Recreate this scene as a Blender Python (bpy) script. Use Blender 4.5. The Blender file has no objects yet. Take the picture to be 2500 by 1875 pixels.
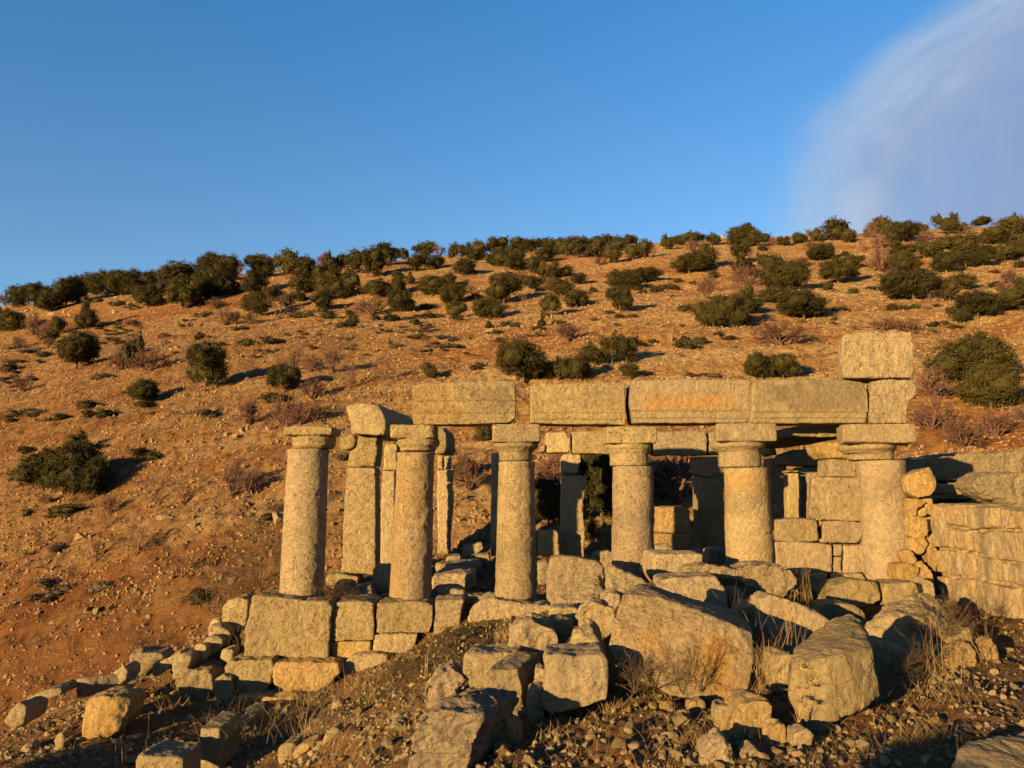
import bpy, bmesh, math, random
import numpy as np
from mathutils import Vector
R = math.radians
rng = np.random.default_rng(11)
random.seed(5)
S = bpy.context.scene
COL = S.collection

# ------------------------------------------------------------------ camera
FPX, PITCH, EYE = 1878.0, R(7.36), 1.66
cam_d = bpy.data.cameras.new('camera'); cam = bpy.data.objects.new('camera', cam_d); COL.objects.link(cam)
cam_d.sensor_width = 36; cam_d.lens = 36 * FPX / 2500; cam_d.clip_end = 3000; cam_d.clip_start = 0.05
cam.location = (0, 0, EYE); cam.rotation_euler = (R(90) + PITCH, 0, 0)
S.camera = cam
CP, SP = math.cos(PITCH), math.sin(PITCH)

def ray(px, py):
    dx = (px - 1250) / FPX; dy = (937.5 - py) / FPX
    return np.array((dx, CP - dy * SP, SP + dy * CP))
def P(px, py, D):
    """world point seen at photo pixel (px, py) at distance D along the ground"""
    d = ray(px, py); t = D / d[1]
    return np.array((d[0] * t, D, EYE + d[2] * t))
def crop(ox, oy, s):
    return lambda *pts: [(ox + x / s, oy + y / s) for x, y in pts]
c1 = crop(600, 750, 3.16); c2 = crop(1200, 850, 3.16); c3 = crop(1700, 750, 2.765); c4 = crop(500, 1300, 2.886)
c5 = crop(1000, 1275, 2.765); c6 = crop(1700, 1275, 2.765); c7 = crop(0, 1275, 2.765)
def rc(c, x0, y0, x1, y1):
    return c((x0, y0), (x1, y0), (x1, y1), (x0, y1))

# ------------------------------------------------------------------ noise (vectorised gradient noise)
_perm = np.random.default_rng(3).permutation(256); _perm = np.concatenate([_perm, _perm, _perm])
_g = np.random.default_rng(4).normal(size=(256, 3)); _g /= np.linalg.norm(_g, axis=1)[:, None]
def perlin(p):
    p = np.asarray(p, float); i = np.floor(p).astype(int); f = p - i; i &= 255
    u = f * f * f * (f * (f * 6 - 15) + 10)
    def gr(a, b, c):
        h = _perm[_perm[_perm[i[:, 0] + a] + i[:, 1] + b] + i[:, 2] + c]
        g = _g[h]
        return g[:, 0] * (f[:, 0] - a) + g[:, 1] * (f[:, 1] - b) + g[:, 2] * (f[:, 2] - c)
    x = [[gr(0, b, c) + u[:, 0] * (gr(1, b, c) - gr(0, b, c)) for c in (0, 1)] for b in (0, 1)]
    y = [x[0][c] + u[:, 1] * (x[1][c] - x[0][c]) for c in (0, 1)]
    return (y[0] + u[:, 2] * (y[1] - y[0])) * 1.6
def fbm(p, o=4, lac=2.1, gain=.5):
    s = 0; a = 1; p = np.asarray(p, float).copy()
    for k in range(o):
        s = s + a * perlin(p + 17.3 * k); p = p * lac; a *= gain
    return s
def ridged(p, o=3):
    s = 0; a = 1; p = np.asarray(p, float).copy()
    for k in range(o):
        s = s + a * (1 - np.abs(perlin(p + 9.1 * k)) * 2); p = p * 2.1; a *= .5
    return s
def sstep(a, b, x):
    t = np.clip((x - a) / (b - a), 0, 1); return t * t * (3 - 2 * t)

# ------------------------------------------------------------------ terrain height
YB, YR = 17.0, 110.0
_rpx = [-400, 0, 100, 200, 350, 480, 595, 772, 997, 1087, 1300, 1500, 1760, 1877, 2090, 2370, 2500, 2900]
_rrow = [800, 746, 736, 716, 699, 682, 669, 649, 632, 627, 610, 599, 583, 579, 569, 555, 549, 535]
_ru = []; _rt = []
for a, b in zip(_rpx, _rrow):
    d = ray(a, b); _ru.append(d[0] / d[1]); _rt.append(d[2] / d[1])
def H0(x, y):
    x = np.asarray(x, float); y = np.asarray(y, float)
    # near slope, falling to the gully on the left and banked up on the right
    g = np.interp(x, [-60, -30, -16, -12, -9.5, -7.6, -6.3, -5.4, -4.5, -2.8, -2.27, -1.4, -.68, .3, 2, 5, 5.9, 6.25, 7, 9, 30, 80],
                  [-16, -10, -6.6, -5.2, -4.0, -2.5, -1.5, -1.26, -1.15, -1.12, -.97, -.57, -.25, -.11, .02, .1, .22, 1.2, 1.45, 1.8, 4, 9])
    g2 = np.interp(x, [-60, -16, -12, -8, -5.4, -4.6, -4.1, -3.75, -3.4, -2, 6, 6.4, 9, 30, 80], [-14, -5.6, -4.2, -2.3, -1.2, -.85, -.6, -.35, -.05, -.04, .02, 1.0, 1.8, 4, 9])
    k = sstep(11.0, 11.5, y)
    site = g * (1 - k) + g2 * k
    yy = np.maximum(y, 6.0); u = x / yy
    zr = EYE + np.interp(u, _ru, _rt) * YR
    zb = np.interp(u, [-1.6, -.9, -.66, -.5, -.4, -.25, 0, .2, .5, .66, 1.3], [-7, -4.6, -2.9, -1.8, -1.1, -.4, 0, .15, .6, 1.0, 3])
    s = (yy - YB) / (YR - YB)
    prof = np.where(s < 1, s + .05 * np.sin(np.clip(s, 0, 1) * 9.5) * np.clip(s, 0, 1) * (1 - np.clip(s, 0, 1)) * 2, 1 - .6 * (s - 1) ** 2 * np.where(s > 1, 1, 0) - .25 * (s - 1))
    prof = np.where(s > 1, np.maximum(prof, -1), prof)
    hill = zb + (zr - zb) * np.clip(prof, -.6, 2)
    q = np.stack([x * .045, y * .05, np.zeros_like(x)], -1).reshape(-1, 3)
    q2 = np.stack([x * .17, y * .2, np.zeros_like(x) + 3], -1).reshape(-1, 3)
    n = (perlin(q) * 1.0).reshape(x.shape) * sstep(20, 50, y) * (1 - sstep(80, 108, y)) + (fbm(q2, 2) * .22).reshape(x.shape) * sstep(16, 26, y)
    hill = hill + n
    kk = sstep(15.5, 18.5, y)
    return site * (1 - kk) + hill * kk
def relief(p):
    y = p[:, 1]; nearm = 1 - sstep(14, 18, y)
    d = nearm * (.05 * fbm(p * 1.6, 4) + .016 * fbm(p * 11, 3)) * sstep(2.0, 3.5, y)
    return d + (1 - nearm) * (.07 * fbm(p * 2.3 + 14, 3) * (1 - sstep(50, 90, y)) + .10 * fbm(p * .9 + 4, 4) + .05 * ridged(p * np.array((.35, 1.2, .6)), 2) + .13 * np.maximum(0, ridged(p * np.array((.11, .62, .3)) + 5, 3) - .6) * (1 - sstep(60, 105, y)))
def onground(q):
    q = np.atleast_2d(np.array(q, float)); q[:, 2] += relief(q); return q
def H(x, y):
    return float(H0(np.array([x]), np.array([y]))[0])
_ys = np.concatenate([np.linspace(3, 20, 300), np.geomspace(20.1, 150, 500)])
def hit(px, py):
    d = ray(px, py); t = _ys / d[1]
    z = EYE + d[2] * t; h = H0(d[0] * t, _ys)
    b = np.nonzero(z <= h)[0]
    if len(b) == 0:
        m = (_ys > 60) & (_ys < YR + 3)
        k = np.argmin(np.where(m, z - h, 1e9)); return np.array((d[0] * t[k], _ys[k], h[k]))
    k = b[0]
    return np.array((d[0] * t[k], _ys[k], h[k]))

# ------------------------------------------------------------------ materials
def newmat(name):
    m = bpy.data.materials.new(name); m.use_nodes = True
    nt = m.node_tree; nt.nodes.clear()
    out = nt.nodes.new('ShaderNodeOutputMaterial'); bs = nt.nodes.new('ShaderNodeBsdfPrincipled')
    nt.links.new(bs.outputs[0], out.inputs[0]); bs.inputs['Roughness'].default_value = .9
    bs.inputs['Specular IOR Level'].default_value = .15
    return m, nt, bs
class NT:
    def __init__(s, nt): s.nt = nt
    def n(s, t, **k):
        o = s.nt.nodes.new(t)
        for a, b in k.items(): setattr(o, a, b)
        return o
    def put(s, sock, v):
        if hasattr(v, 'links'): s.nt.links.new(v, sock)
        else: sock.default_value = v
    def noise(s, vec, scale, detail=4, rough=.55, dist=0):
        o = s.n('ShaderNodeTexNoise'); s.put(o.inputs['Vector'], vec)
        o.inputs['Scale'].default_value = scale; o.inputs['Detail'].default_value = detail
        o.inputs['Roughness'].default_value = rough; o.inputs['Distortion'].default_value = dist
        return o.outputs['Fac']
    def voro(s, vec, scale, feat='F1', out='Distance', rand=1):
        o = s.n('ShaderNodeTexVoronoi', feature=feat); s.put(o.inputs['Vector'], vec); o.inputs['Scale'].default_value = scale
        o.inputs['Randomness'].default_value = rand
        return o.outputs[out]
    def ramp(s, v, *st):
        o = s.n('ShaderNodeValToRGB'); s.put(o.inputs[0], v); e = o.color_ramp.elements
        while len(e) > len(st): e.remove(e[-1])
        while len(e) < len(st): e.new(1)
        for a, (p, c) in zip(e, st):
            a.position = p; a.color = (c, c, c, 1) if not hasattr(c, '__len__') else (*c, 1)
        return o.outputs[0]
    def mix(s, f, a, b, mode='MIX'):
        o = s.n('ShaderNodeMix', data_type='RGBA', blend_type=mode)
        s.put(o.inputs[0], f); s.put(o.inputs[6], a if hasattr(a, 'links') else (*a, 1)); s.put(o.inputs[7], b if hasattr(b, 'links') else (*b, 1))
        return o.outputs[2]
    def math(s, op, a, b=0.0):
        o = s.n('ShaderNodeMath', operation=op); s.put(o.inputs[0], a); s.put(o.inputs[1], b); return o.outputs[0]
    def bump(s, h, strength, dist, normal=None):
        o = s.n('ShaderNodeBump'); s.put(o.inputs['Height'], h); o.inputs['Strength'].default_value = strength
        o.inputs['Distance'].default_value = dist
        if normal is not None: s.put(o.inputs['Normal'], normal)
        return o.outputs[0]
    def attr(s, name, kind='GEOMETRY'):
        o = s.n('ShaderNodeAttribute', attribute_type=kind, attribute_name=name); return o.outputs['Fac']
    def coords(s):
        tc = s.n('ShaderNodeTexCoord'); oi = s.n('ShaderNodeObjectInfo')
        m = s.n('ShaderNodeVectorMath', operation='MULTIPLY_ADD')
        s.nt.links.new(oi.outputs['Random'], m.inputs[0]); m.inputs[1].default_value = (37, 53, 71); s.nt.links.new(tc.outputs['Object'], m.inputs[2])
        return m.outputs[0], oi.outputs['Random']

def stone_mat(name, ca, cb, dark, pit=1.0, crust=.5, lichen=.35, fine=1.0):
    ca, cb, dark = [tuple(k * q for k, q in zip((.71, .67, .67), c)) for c in (ca, cb, dark)]
    m, nt, bs = newmat(name); N = NT(nt); v, rnd = N.coords()
    big = N.noise(v, 1.7, 5, .6, .6); mid = N.noise(v, 7, 5, .62); fin = N.noise(v, 38, 5, .65); 
    c = N.mix(N.ramp(big, (.35, 0), (.66, 1)), ca, cb)
    c = N.mix(N.math('MULTIPLY', N.ramp(mid, (.5, 0), (.74, 1)), .4), c, dark)
    # grey lichen crust in blotches
    li = N.ramp(N.noise(v, 4.3, 7, .72, .3), (.53, 0), (.62, 1))
    c = N.mix(N.math('MULTIPLY', li, lichen), c, (.20, .165, .105))
    # pale lichen spots
    sp = N.ramp(N.noise(v, 21, 3, .6), (.66, 0), (.72, 1))
    c = N.mix(N.math('MULTIPLY', sp, .5), c, (.40, .34, .25))
    # stains carried by the mesh
    c = N.mix(N.attr('orange'), c, (.42, .235, .065))
    c = N.mix(N.attr('pale'), c, (.335, .262, .155))
    c = N.mix(N.math('MULTIPLY', N.attr('grime'), .8), c, (.09, .078, .065))
    # speckle and broad weathering
    c = N.mix(.8, c, N.ramp(fin, (.3, .82), (.7, 1.1)), 'MULTIPLY')
    c = N.mix(.9, c, N.ramp(N.noise(v, 11, 7, .72, .5), (.30, .72), (.66, 1.16)), 'MULTIPLY')
    # rain streaks and block-to-block differences
    ms = N.n('ShaderNodeMapping'); nt.links.new(v, ms.inputs[0]); ms.inputs['Scale'].default_value = (7, 7, .7)
    st_ = N.math('MULTIPLY', N.ramp(N.noise(ms.outputs[0], 1, 4, .6), (.54, 0), (.68, 1)), N.ramp(big, (.42, 0), (.6, .55)))
    c = N.mix(st_, c, (.16, .125, .075))
    hv = N.math('ADD', N.math('MULTIPLY', N.math('SUBTRACT', rnd, .5), .26), 1.04)
    r2 = N.math('MULTIPLY', N.math('SUBTRACT', N.math('FRACT', N.math('MULTIPLY', rnd, 7.31)), .5), .22)
    cm = N.n('ShaderNodeCombineColor')
    nt.links.new(hv, cm.inputs[0]); nt.links.new(hv, cm.inputs[1]); nt.links.new(N.math('ADD', hv, r2), cm.inputs[2])
    c = N.mix(1.0, c, cm.outputs[0], 'MULTIPLY')
    pits = N.ramp(N.noise(v, 34, 3, .6, .3), (.33, 0), (.43, 1))
    pmask = N.ramp(N.noise(v, 9, 3, .6), (.42, 0), (.6, 1))
    pits = N.math('MAXIMUM', pits, N.math('SUBTRACT', 1.0, pmask))
    c = N.mix(N.math('MULTIPLY', N.math('SUBTRACT', 1.0, pits), .5 * pit), c, (.06, .04, .022))
    nt.links.new(c, bs.inputs['Base Color'])
    h = N.math('ADD', N.math('MULTIPLY', N.noise(v, 16, 8, .7, .2), 1.3), N.math('MULTIPLY', pits, .5 * pit))
    cr = N.ramp(N.voro(v, 5.5, 'DISTANCE_TO_EDGE'), (0, 0), (.05, 1))
    crm = N.ramp(N.noise(v, 3.1, 2), (.5, 1), (.56, 0))
    h = N.math('ADD', h, N.math('MULTIPLY', N.math('MAXIMUM', cr, crm), .3 * crust))
    n1 = N.bump(h, 1.0, .05 * fine)
    n2 = N.bump(N.noise(v, 75, 6, .7), .8, .011 * fine, n1)
    nt.links.new(n2, bs.inputs['Normal'])
    return m
M = {}
M['stone'] = stone_mat('limestone', (.52, .425, .245), (.60, .50, .295), (.38, .29, .155), .8, .5, .22)
M['stone_pit'] = stone_mat('pitted_limestone', (.50, .405, .225), (.58, .475, .275), (.35, .265, .135), 1.2, .3, .25, 1.25)
M['gravel_hill'] = stone_mat('hill_gravel', (.47, .30, .14), (.54, .38, .195), (.34, .19, .075), .3, .2, .1, 1)
M['stone_smooth'] = stone_mat('smooth_limestone', (.45, .365, .20), (.52, .43, .25), (.36, .28, .145), .4, .9, .18, .85)
M['stone_warm'] = stone_mat('ochre_limestone', (.52, .36, .145), (.58, .44, .205), (.42, .275, .105), .6, .8, .1, .9)
M['stone_grey'] = stone_mat('weathered_limestone', (.47, .39, .245), (.58, .485, .31), (.30, .245, .16), 1.0, 1.0, .42, 1.3)
M['stone_hill'] = stone_mat('hill_limestone', (.50, .36, .19), (.57, .43, .24), (.40, .27, .14), .5, .5, .3, 1)

def ground_mat():
    m, nt, bs = newmat('ground_soil'); N = NT(nt)
    g = N.n('ShaderNodeNewGeometry'); v = g.outputs['Position']
    mp = N.n('ShaderNodeMapping'); nt.links.new(v, mp.inputs[0]); mp.inputs['Scale'].default_value = (.03, .27, .2); mp.inputs['Rotation'].default_value = (0, 0, R(-8))
    streak = N.noise(mp.outputs[0], 1.0, 8, .68, .7)
    hill = N.ramp(streak, (.36, (.34, .118, .034)), (.45, (.45, .205, .066)), (.55, (.56, .345, .14)), (.68, (.62, .44, .215)))
    big = N.ramp(N.noise(v, .075, 5, .62, .6), (.40, 0), (.60, 1))
    hill = N.mix(N.math('MULTIPLY', big, .55), hill, (.61, .42, .195))
    hill = N.mix(N.ramp(N.noise(v, .45, 6, .72), (.55, 0), (.66, .7)), hill, (.33, .115, .03))
    hill = N.mix(N.ramp(N.noise(mp.outputs[0], 7, 6, .75), (.54, 0), (.66, .75)), hill, (.15, .072, .03))
    hill = N.mix(N.ramp(N.noise(v, 3.2, 7, .8), (.49, 0), (.61, .85)), hill, (.12, .056, .022))
    hill = N.mix(N.ramp(N.noise(v, 6.5, 5, .8), (.55, 0), (.66, .7)), hill, (.52, .37, .185))
    near = N.mix(N.ramp(N.noise(v, 1.1, 6, .7, .4), (.40, 0), (.58, 1)), (.14, .084, .038), (.25, .135, .055))
    near = N.mix(N.ramp(N.noise(v, .55, 4, .7), (.50, 0), (.62, .8)), near, (.27, .125, .045))
    near = N.mix(N.ramp(N.noise(v, 24, 4, .7), (.50, 0), (.64, .85)), near, (.36, .265, .145))
    c = N.mix(N.attr('hill'), near, hill)
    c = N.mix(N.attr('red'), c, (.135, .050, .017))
    c = N.mix(N.attr('moss'), c, (.040, .038, .015))
    nt.links.new(c, bs.inputs['Base Color'])
    hh = N.math('ADD', N.voro(v, 2.6), N.math('MULTIPLY', N.noise(v, 5, 8, .75), 1.6))
    b1 = N.bump(hh, 1.0, .22)
    hn = N.math('ADD', N.math('MULTIPLY', N.voro(v, 30), .8), N.noise(v, 14, 7, .72))
    b2 = N.bump(hn, .9, .035, b1)
    nt.links.new(b2, bs.inputs['Normal'])
    return m
M['ground'] = ground_mat()

def leaf_mat(name, a, b, transl=.12):
    m, nt, bs = newmat(name); N = NT(nt)
    oi = N.n('ShaderNodeObjectInfo')
    f = N.math('ADD', N.math('MULTIPLY', N.attr('tone'), .65), N.math('MULTIPLY', oi.outputs['Random'], .5))
    c = N.mix(f, a, b)
    nt.links.new(c, bs.inputs['Base Color']); bs.inputs['Roughness'].default_value = .75
    return m
M['leaf'] = leaf_mat('evergreen_leaf', (.019, .0185, .006), (.068, .054, .0145))
M['twig'] = leaf_mat('bare_twig', (.105, .055, .042), (.19, .105, .075))
M['cush'] = leaf_mat('cushion_leaf', (.055, .042, .026), (.11, .08, .048))
M['cushg'] = leaf_mat('green_cushion_leaf', (.028, .026, .009), (.06, .048, .017))
M['straw'] = leaf_mat('dry_straw', (.17, .11, .045), (.33, .235, .11))
M['deadbush'] = leaf_mat('dead_thorn', (.07, .045, .024), (.15, .10, .055))
m, nt, bs = newmat('bark'); N = NT(nt); v, _ = N.coords()
nt.links.new(N.mix(N.noise(v, 9, 5), (.07, .05, .035), (.14, .105, .075)), bs.inputs['Base Color']); M['bark'] = m

# ------------------------------------------------------------------ object helpers
def tag(o, label=None, cat=None, group=None, kind=None):
    if label: o['label'] = label
    if cat: o['category'] = cat
    if group: o['group'] = group
    if kind: o['kind'] = kind
    elif cat: o['kind'] = 'thing'
    return o
def mesh_from(name, verts, faces, mat, loc=None, smooth=True, attrs=None):
    me = bpy.data.meshes.new(name)
    verts = np.asarray(verts, float)
    if loc is not None: verts = verts - np.asarray(loc)
    faces = np.asarray(faces)
    me.vertices.add(len(verts)); me.vertices.foreach_set('co', verts.astype(np.float32).ravel())
    k = faces.shape[1]
    me.loops.add(faces.size); me.loops.foreach_set('vertex_index', faces.astype(np.int32).ravel())
    me.polygons.add(len(faces)); me.polygons.foreach_set('loop_start', (np.arange(len(faces)) * k).astype(np.int32))
    try: me.polygons.foreach_set('loop_total', np.full(len(faces), k, np.int32))
    except Exception: pass
    me.update(calc_edges=True)
    me.polygons.foreach_set('use_smooth', np.full(len(faces), smooth))
    for a, val in (attrs or {}).items():
        at = me.attributes.new(a, 'FLOAT', 'POINT'); at.data.foreach_set('value', np.asarray(val, np.float32))
    if mat: me.materials.append(mat)
    return me
def link(name, me, loc=(0, 0, 0), parent=None):
    o = bpy.data.objects.new(name, me); COL.objects.link(o); o.location = loc
    if parent: o.parent = parent
    return o
def empty(name, loc):
    return link(name, None, loc)

# ------------------------------------------------------------------ stones
_tmp = bpy.data.objects.new('tmp', bpy.data.meshes.new('tmp')); COL.objects.link(_tmp)
_rm = _tmp.modifiers.new('r', 'REMESH'); _rm.mode = 'VOXEL'; _rm.adaptivity = 0
def remesh(bm, voxel):
    me = bpy.data.meshes.new('t'); bm.to_mesh(me); bm.free()
    old = _tmp.data; _tmp.data = me; bpy.data.meshes.remove(old); _rm.voxel_size = voxel
    ev = _tmp.evaluated_get(bpy.context.evaluated_depsgraph_get())
    e = ev.to_mesh()
    n = len(e.vertices); co = np.empty(n * 3, np.float32); e.vertices.foreach_get('co', co)
    nf = len(e.polygons); lt = np.empty(nf, np.int32); e.polygons.foreach_get('loop_total', lt)
    vi = np.empty(len(e.loops), np.int32); e.loops.foreach_get('vertex_index', vi)
    ev.to_mesh_clear()
    assert (lt == 4).all()
    return co.reshape(-1, 3).astype(float), vi.reshape(-1, 4)
def normals(v, f):
    a = v[f[:, 2]] - v[f[:, 0]]; b = v[f[:, 3]] - v[f[:, 1]]; n = np.cross(a, b)
    out = np.zeros_like(v)
    for k in range(4):
        for c in range(3): out[:, c] += np.bincount(f[:, k], n[:, c], len(v))
    return out / (np.linalg.norm(out, axis=1)[:, None] + 1e-12)
def smooth_v(v, f, it):
    e = np.concatenate([f[:, [0, 1]], f[:, [1, 2]], f[:, [2, 3]], f[:, [3, 0]]])
    deg = np.bincount(e[:, 0], minlength=len(v)) + np.bincount(e[:, 1], minlength=len(v))
    for _ in range(it):
        s = np.stack([np.bincount(e[:, 0], v[e[:, 1], c], len(v)) + np.bincount(e[:, 1], v[e[:, 0], c], len(v)) for c in range(3)], -1)
        v = v + .8 * (s / deg[:, None] - v)
    return v
def prism(bm, front, back):
    vs = [bm.verts.new(p) for p in front]; vb = [bm.verts.new(p) for p in back]
    n = len(vs)
    bm.faces.new(vs); bm.faces.new(vb[::-1])
    for i in range(n):
        bm.faces.new((vs[i], vb[i], vb[(i + 1) % n], vs[(i + 1) % n]))
def cuts(bm, n, lo, hi, rr, bias=None):
    for _ in range(n):
        nn = rr.normal(size=3)
        if bias is not None: nn = nn + np.asarray(bias)
        nn /= np.linalg.norm(nn)
        pr = [float(np.dot(nn, v.co)) for v in bm.verts]
        d = max(pr) - rr.uniform(lo, hi) * (max(pr) - min(pr))
        geom = bm.verts[:] + bm.edges[:] + bm.faces[:]
        res = bmesh.ops.bisect_plane(bm, geom=geom, plane_co=nn * d, plane_no=nn, clear_outer=True, dist=1e-5)
        ed = [g for g in res['geom_cut'] if isinstance(g, bmesh.types.BMEdge)]
        if ed: bmesh.ops.holes_fill(bm, edges=ed, sides=0)
_seed = [100]
_cg = np.random.default_rng(12).random((4096, 6))
def facet(p, size):
    """piecewise planar relief: every cell of broken stone tilts its own way"""
    q = p / size; i0 = np.floor(q).astype(int); best = np.full(len(p), 1e9); val = np.zeros(len(p))
    for dx in (-1, 0, 1):
        for dy in (-1, 0, 1):
            for dz in (-1, 0, 1):
                c = i0 + (dx, dy, dz); h = (c[:, 0] * 73856093 ^ c[:, 1] * 19349663 ^ c[:, 2] * 83492791) & 4095
                g = _cg[h]; r = q - c - g[:, :3]; d = (r * r).sum(1); m = d < best
                best[m] = d[m]; val[m] = ((r * (g[:, 3:] - .5)).sum(1) * 2 + (g[:, 5] - .5) * .7)[m]
    return val
def rough(v, f, amp, freq, edge, rr, pit=.0, layer=0.0, pre=1, fac=0.0):
    """wear a stone: chipped edges, hollows, grain"""
    off = rr.uniform(0, 200, 3)
    vs = smooth_v(v, f, pre)
    vw = smooth_v(vs, f, int(6 + 22 * edge))
    m = sstep(-.1, .4, fbm(v * freq * 1.2 + off, 3))[:, None] * min(1, edge * 1.5)
    v2 = vs * (1 - m) + vw * m
    n = normals(v2, f)
    d = fbm(v * freq + off + 31, 2) * amp + fbm(v * freq * 4 + off + 7, 3) * amp * .45
    if fac:
        w = v2 + .06 * np.stack([perlin(v * 5 + off), perlin(v * 5 + off + 50), perlin(v * 5 + off + 90)], -1)
        d += fac * facet(w + off, .21) * (.35 + .65 * sstep(-.3, .3, perlin(v * 2 + off + 3))) + fac * .45 * facet(w * 1.1 + off + 9, .085)
    if layer: d -= layer * np.maximum(0, ridged(v * np.array((freq * 1.5, freq * 1.5, freq * 5)) + off, 2) - .75)
    if pit:
        q = perlin(v * 14 + off); d -= pit * np.maximum(0, q - .25) * 2
    return v2 + n * d[:, None]
def stone(name, label, cat, poly, D, depth=.5, mat='stone', amp=.012, freq=3.0, edge=.35, voxel=None, ncut=0, cut=(.03, .1), yaw=0.0, rise=0.0,
          back=1.0, pit=.0, layer=0.0, fac=0.0, group=None, post=None, parent=None, cutbias=None, tilt=None, seed=None):
    """a stone whose front face fills `poly` (photo pixels) at distance D and which reaches `depth` metres back"""
    _seed[0] += 1; rr = np.random.default_rng(seed or _seed[0])
    fr = np.array([P(x, y, D) for x, y in poly])
    if tilt is not None:                                   # lean the front face back towards its top
        z0 = fr[:, 2].min(); fr[:, 1] += (fr[:, 2] - z0) * tilt
    ex = np.array((math.sin(yaw) * depth, math.cos(yaw) * depth, rise))
    ce = fr.mean(0)
    bk = ce + (fr - ce) * back + ex
    bm = bmesh.new(); prism(bm, fr, bk)
    bmesh.ops.recalc_face_normals(bm, faces=bm.faces)
    if ncut:
        cuts(bm, ncut, cut[0], cut[1], rr, cutbias); bmesh.ops.recalc_face_normals(bm, faces=bm.faces)
    if voxel is None: voxel = max(.013, D * .0024)
    v, f = remesh(bm, voxel)
    v = rough(v, f, amp, freq, edge, rr, pit, layer, fac=fac)
    attrs = {}
    if post: v, attrs = post(v, f, rr)
    base = np.array(((v[:, 0].min() + v[:, 0].max()) / 2, (v[:, 1].min() + v[:, 1].max()) / 2, v[:, 2].min()))
    me = mesh_from(name, v, f, M[mat], base, True, attrs)
    o = link(name, me, base)
    if parent:
        o.parent = parent; o.location = base - np.array(parent.location)
        if label: o['label'] = label
    else: tag(o, label, cat, group)
    return o

def finish(bm, name, mat, voxel, amp, freq, edge, pit=0., layer=0., parent=None, label=None, post=None, seed=None, pre=1, fac=0.0):
    _seed[0] += 1; rr = np.random.default_rng(seed or _seed[0])
    bmesh.ops.recalc_face_normals(bm, faces=bm.faces)
    v, f = remesh(bm, voxel); v = rough(v, f, amp, freq, edge, rr, pit, layer, pre, fac)
    attrs = {}
    if post: v, attrs = post(v, f, rr)
    base = np.array(((v[:, 0].min() + v[:, 0].max()) / 2, (v[:, 1].min() + v[:, 1].max()) / 2, v[:, 2].min()))
    o = link(name, mesh_from(name, v, f, M[mat], base, True, attrs), base)
    if parent: o.parent = parent; o.location = base - np.array(parent.location)
    if label: o['label'] = label
    return o
def lathe(bm, rings, seg=40):
    """rings: (x, y, z, r) from bottom to top"""
    rows = [[bm.verts.new((x + r * math.cos(2 * math.pi * k / seg), y + r * math.sin(2 * math.pi * k / seg), z)) for k in range(seg)] for x, y, z, r in rings]
    bm.faces.new(rows[0][::-1]); bm.faces.new(rows[-1])
    for a, b in zip(rows, rows[1:]):
        for k in range(seg): bm.faces.new((a[k], a[(k + 1) % seg], b[(k + 1) % seg], b[k]))
def box(bm, x0, x1, y0, y1, z0, z1):
    prism(bm, [(x0, y0, z1), (x1, y0, z1), (x1, y0, z0), (x0, y0, z0)], [(x0, y1, z1), (x1, y1, z1), (x1, y1, z0), (x0, y1, z0)])

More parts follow.
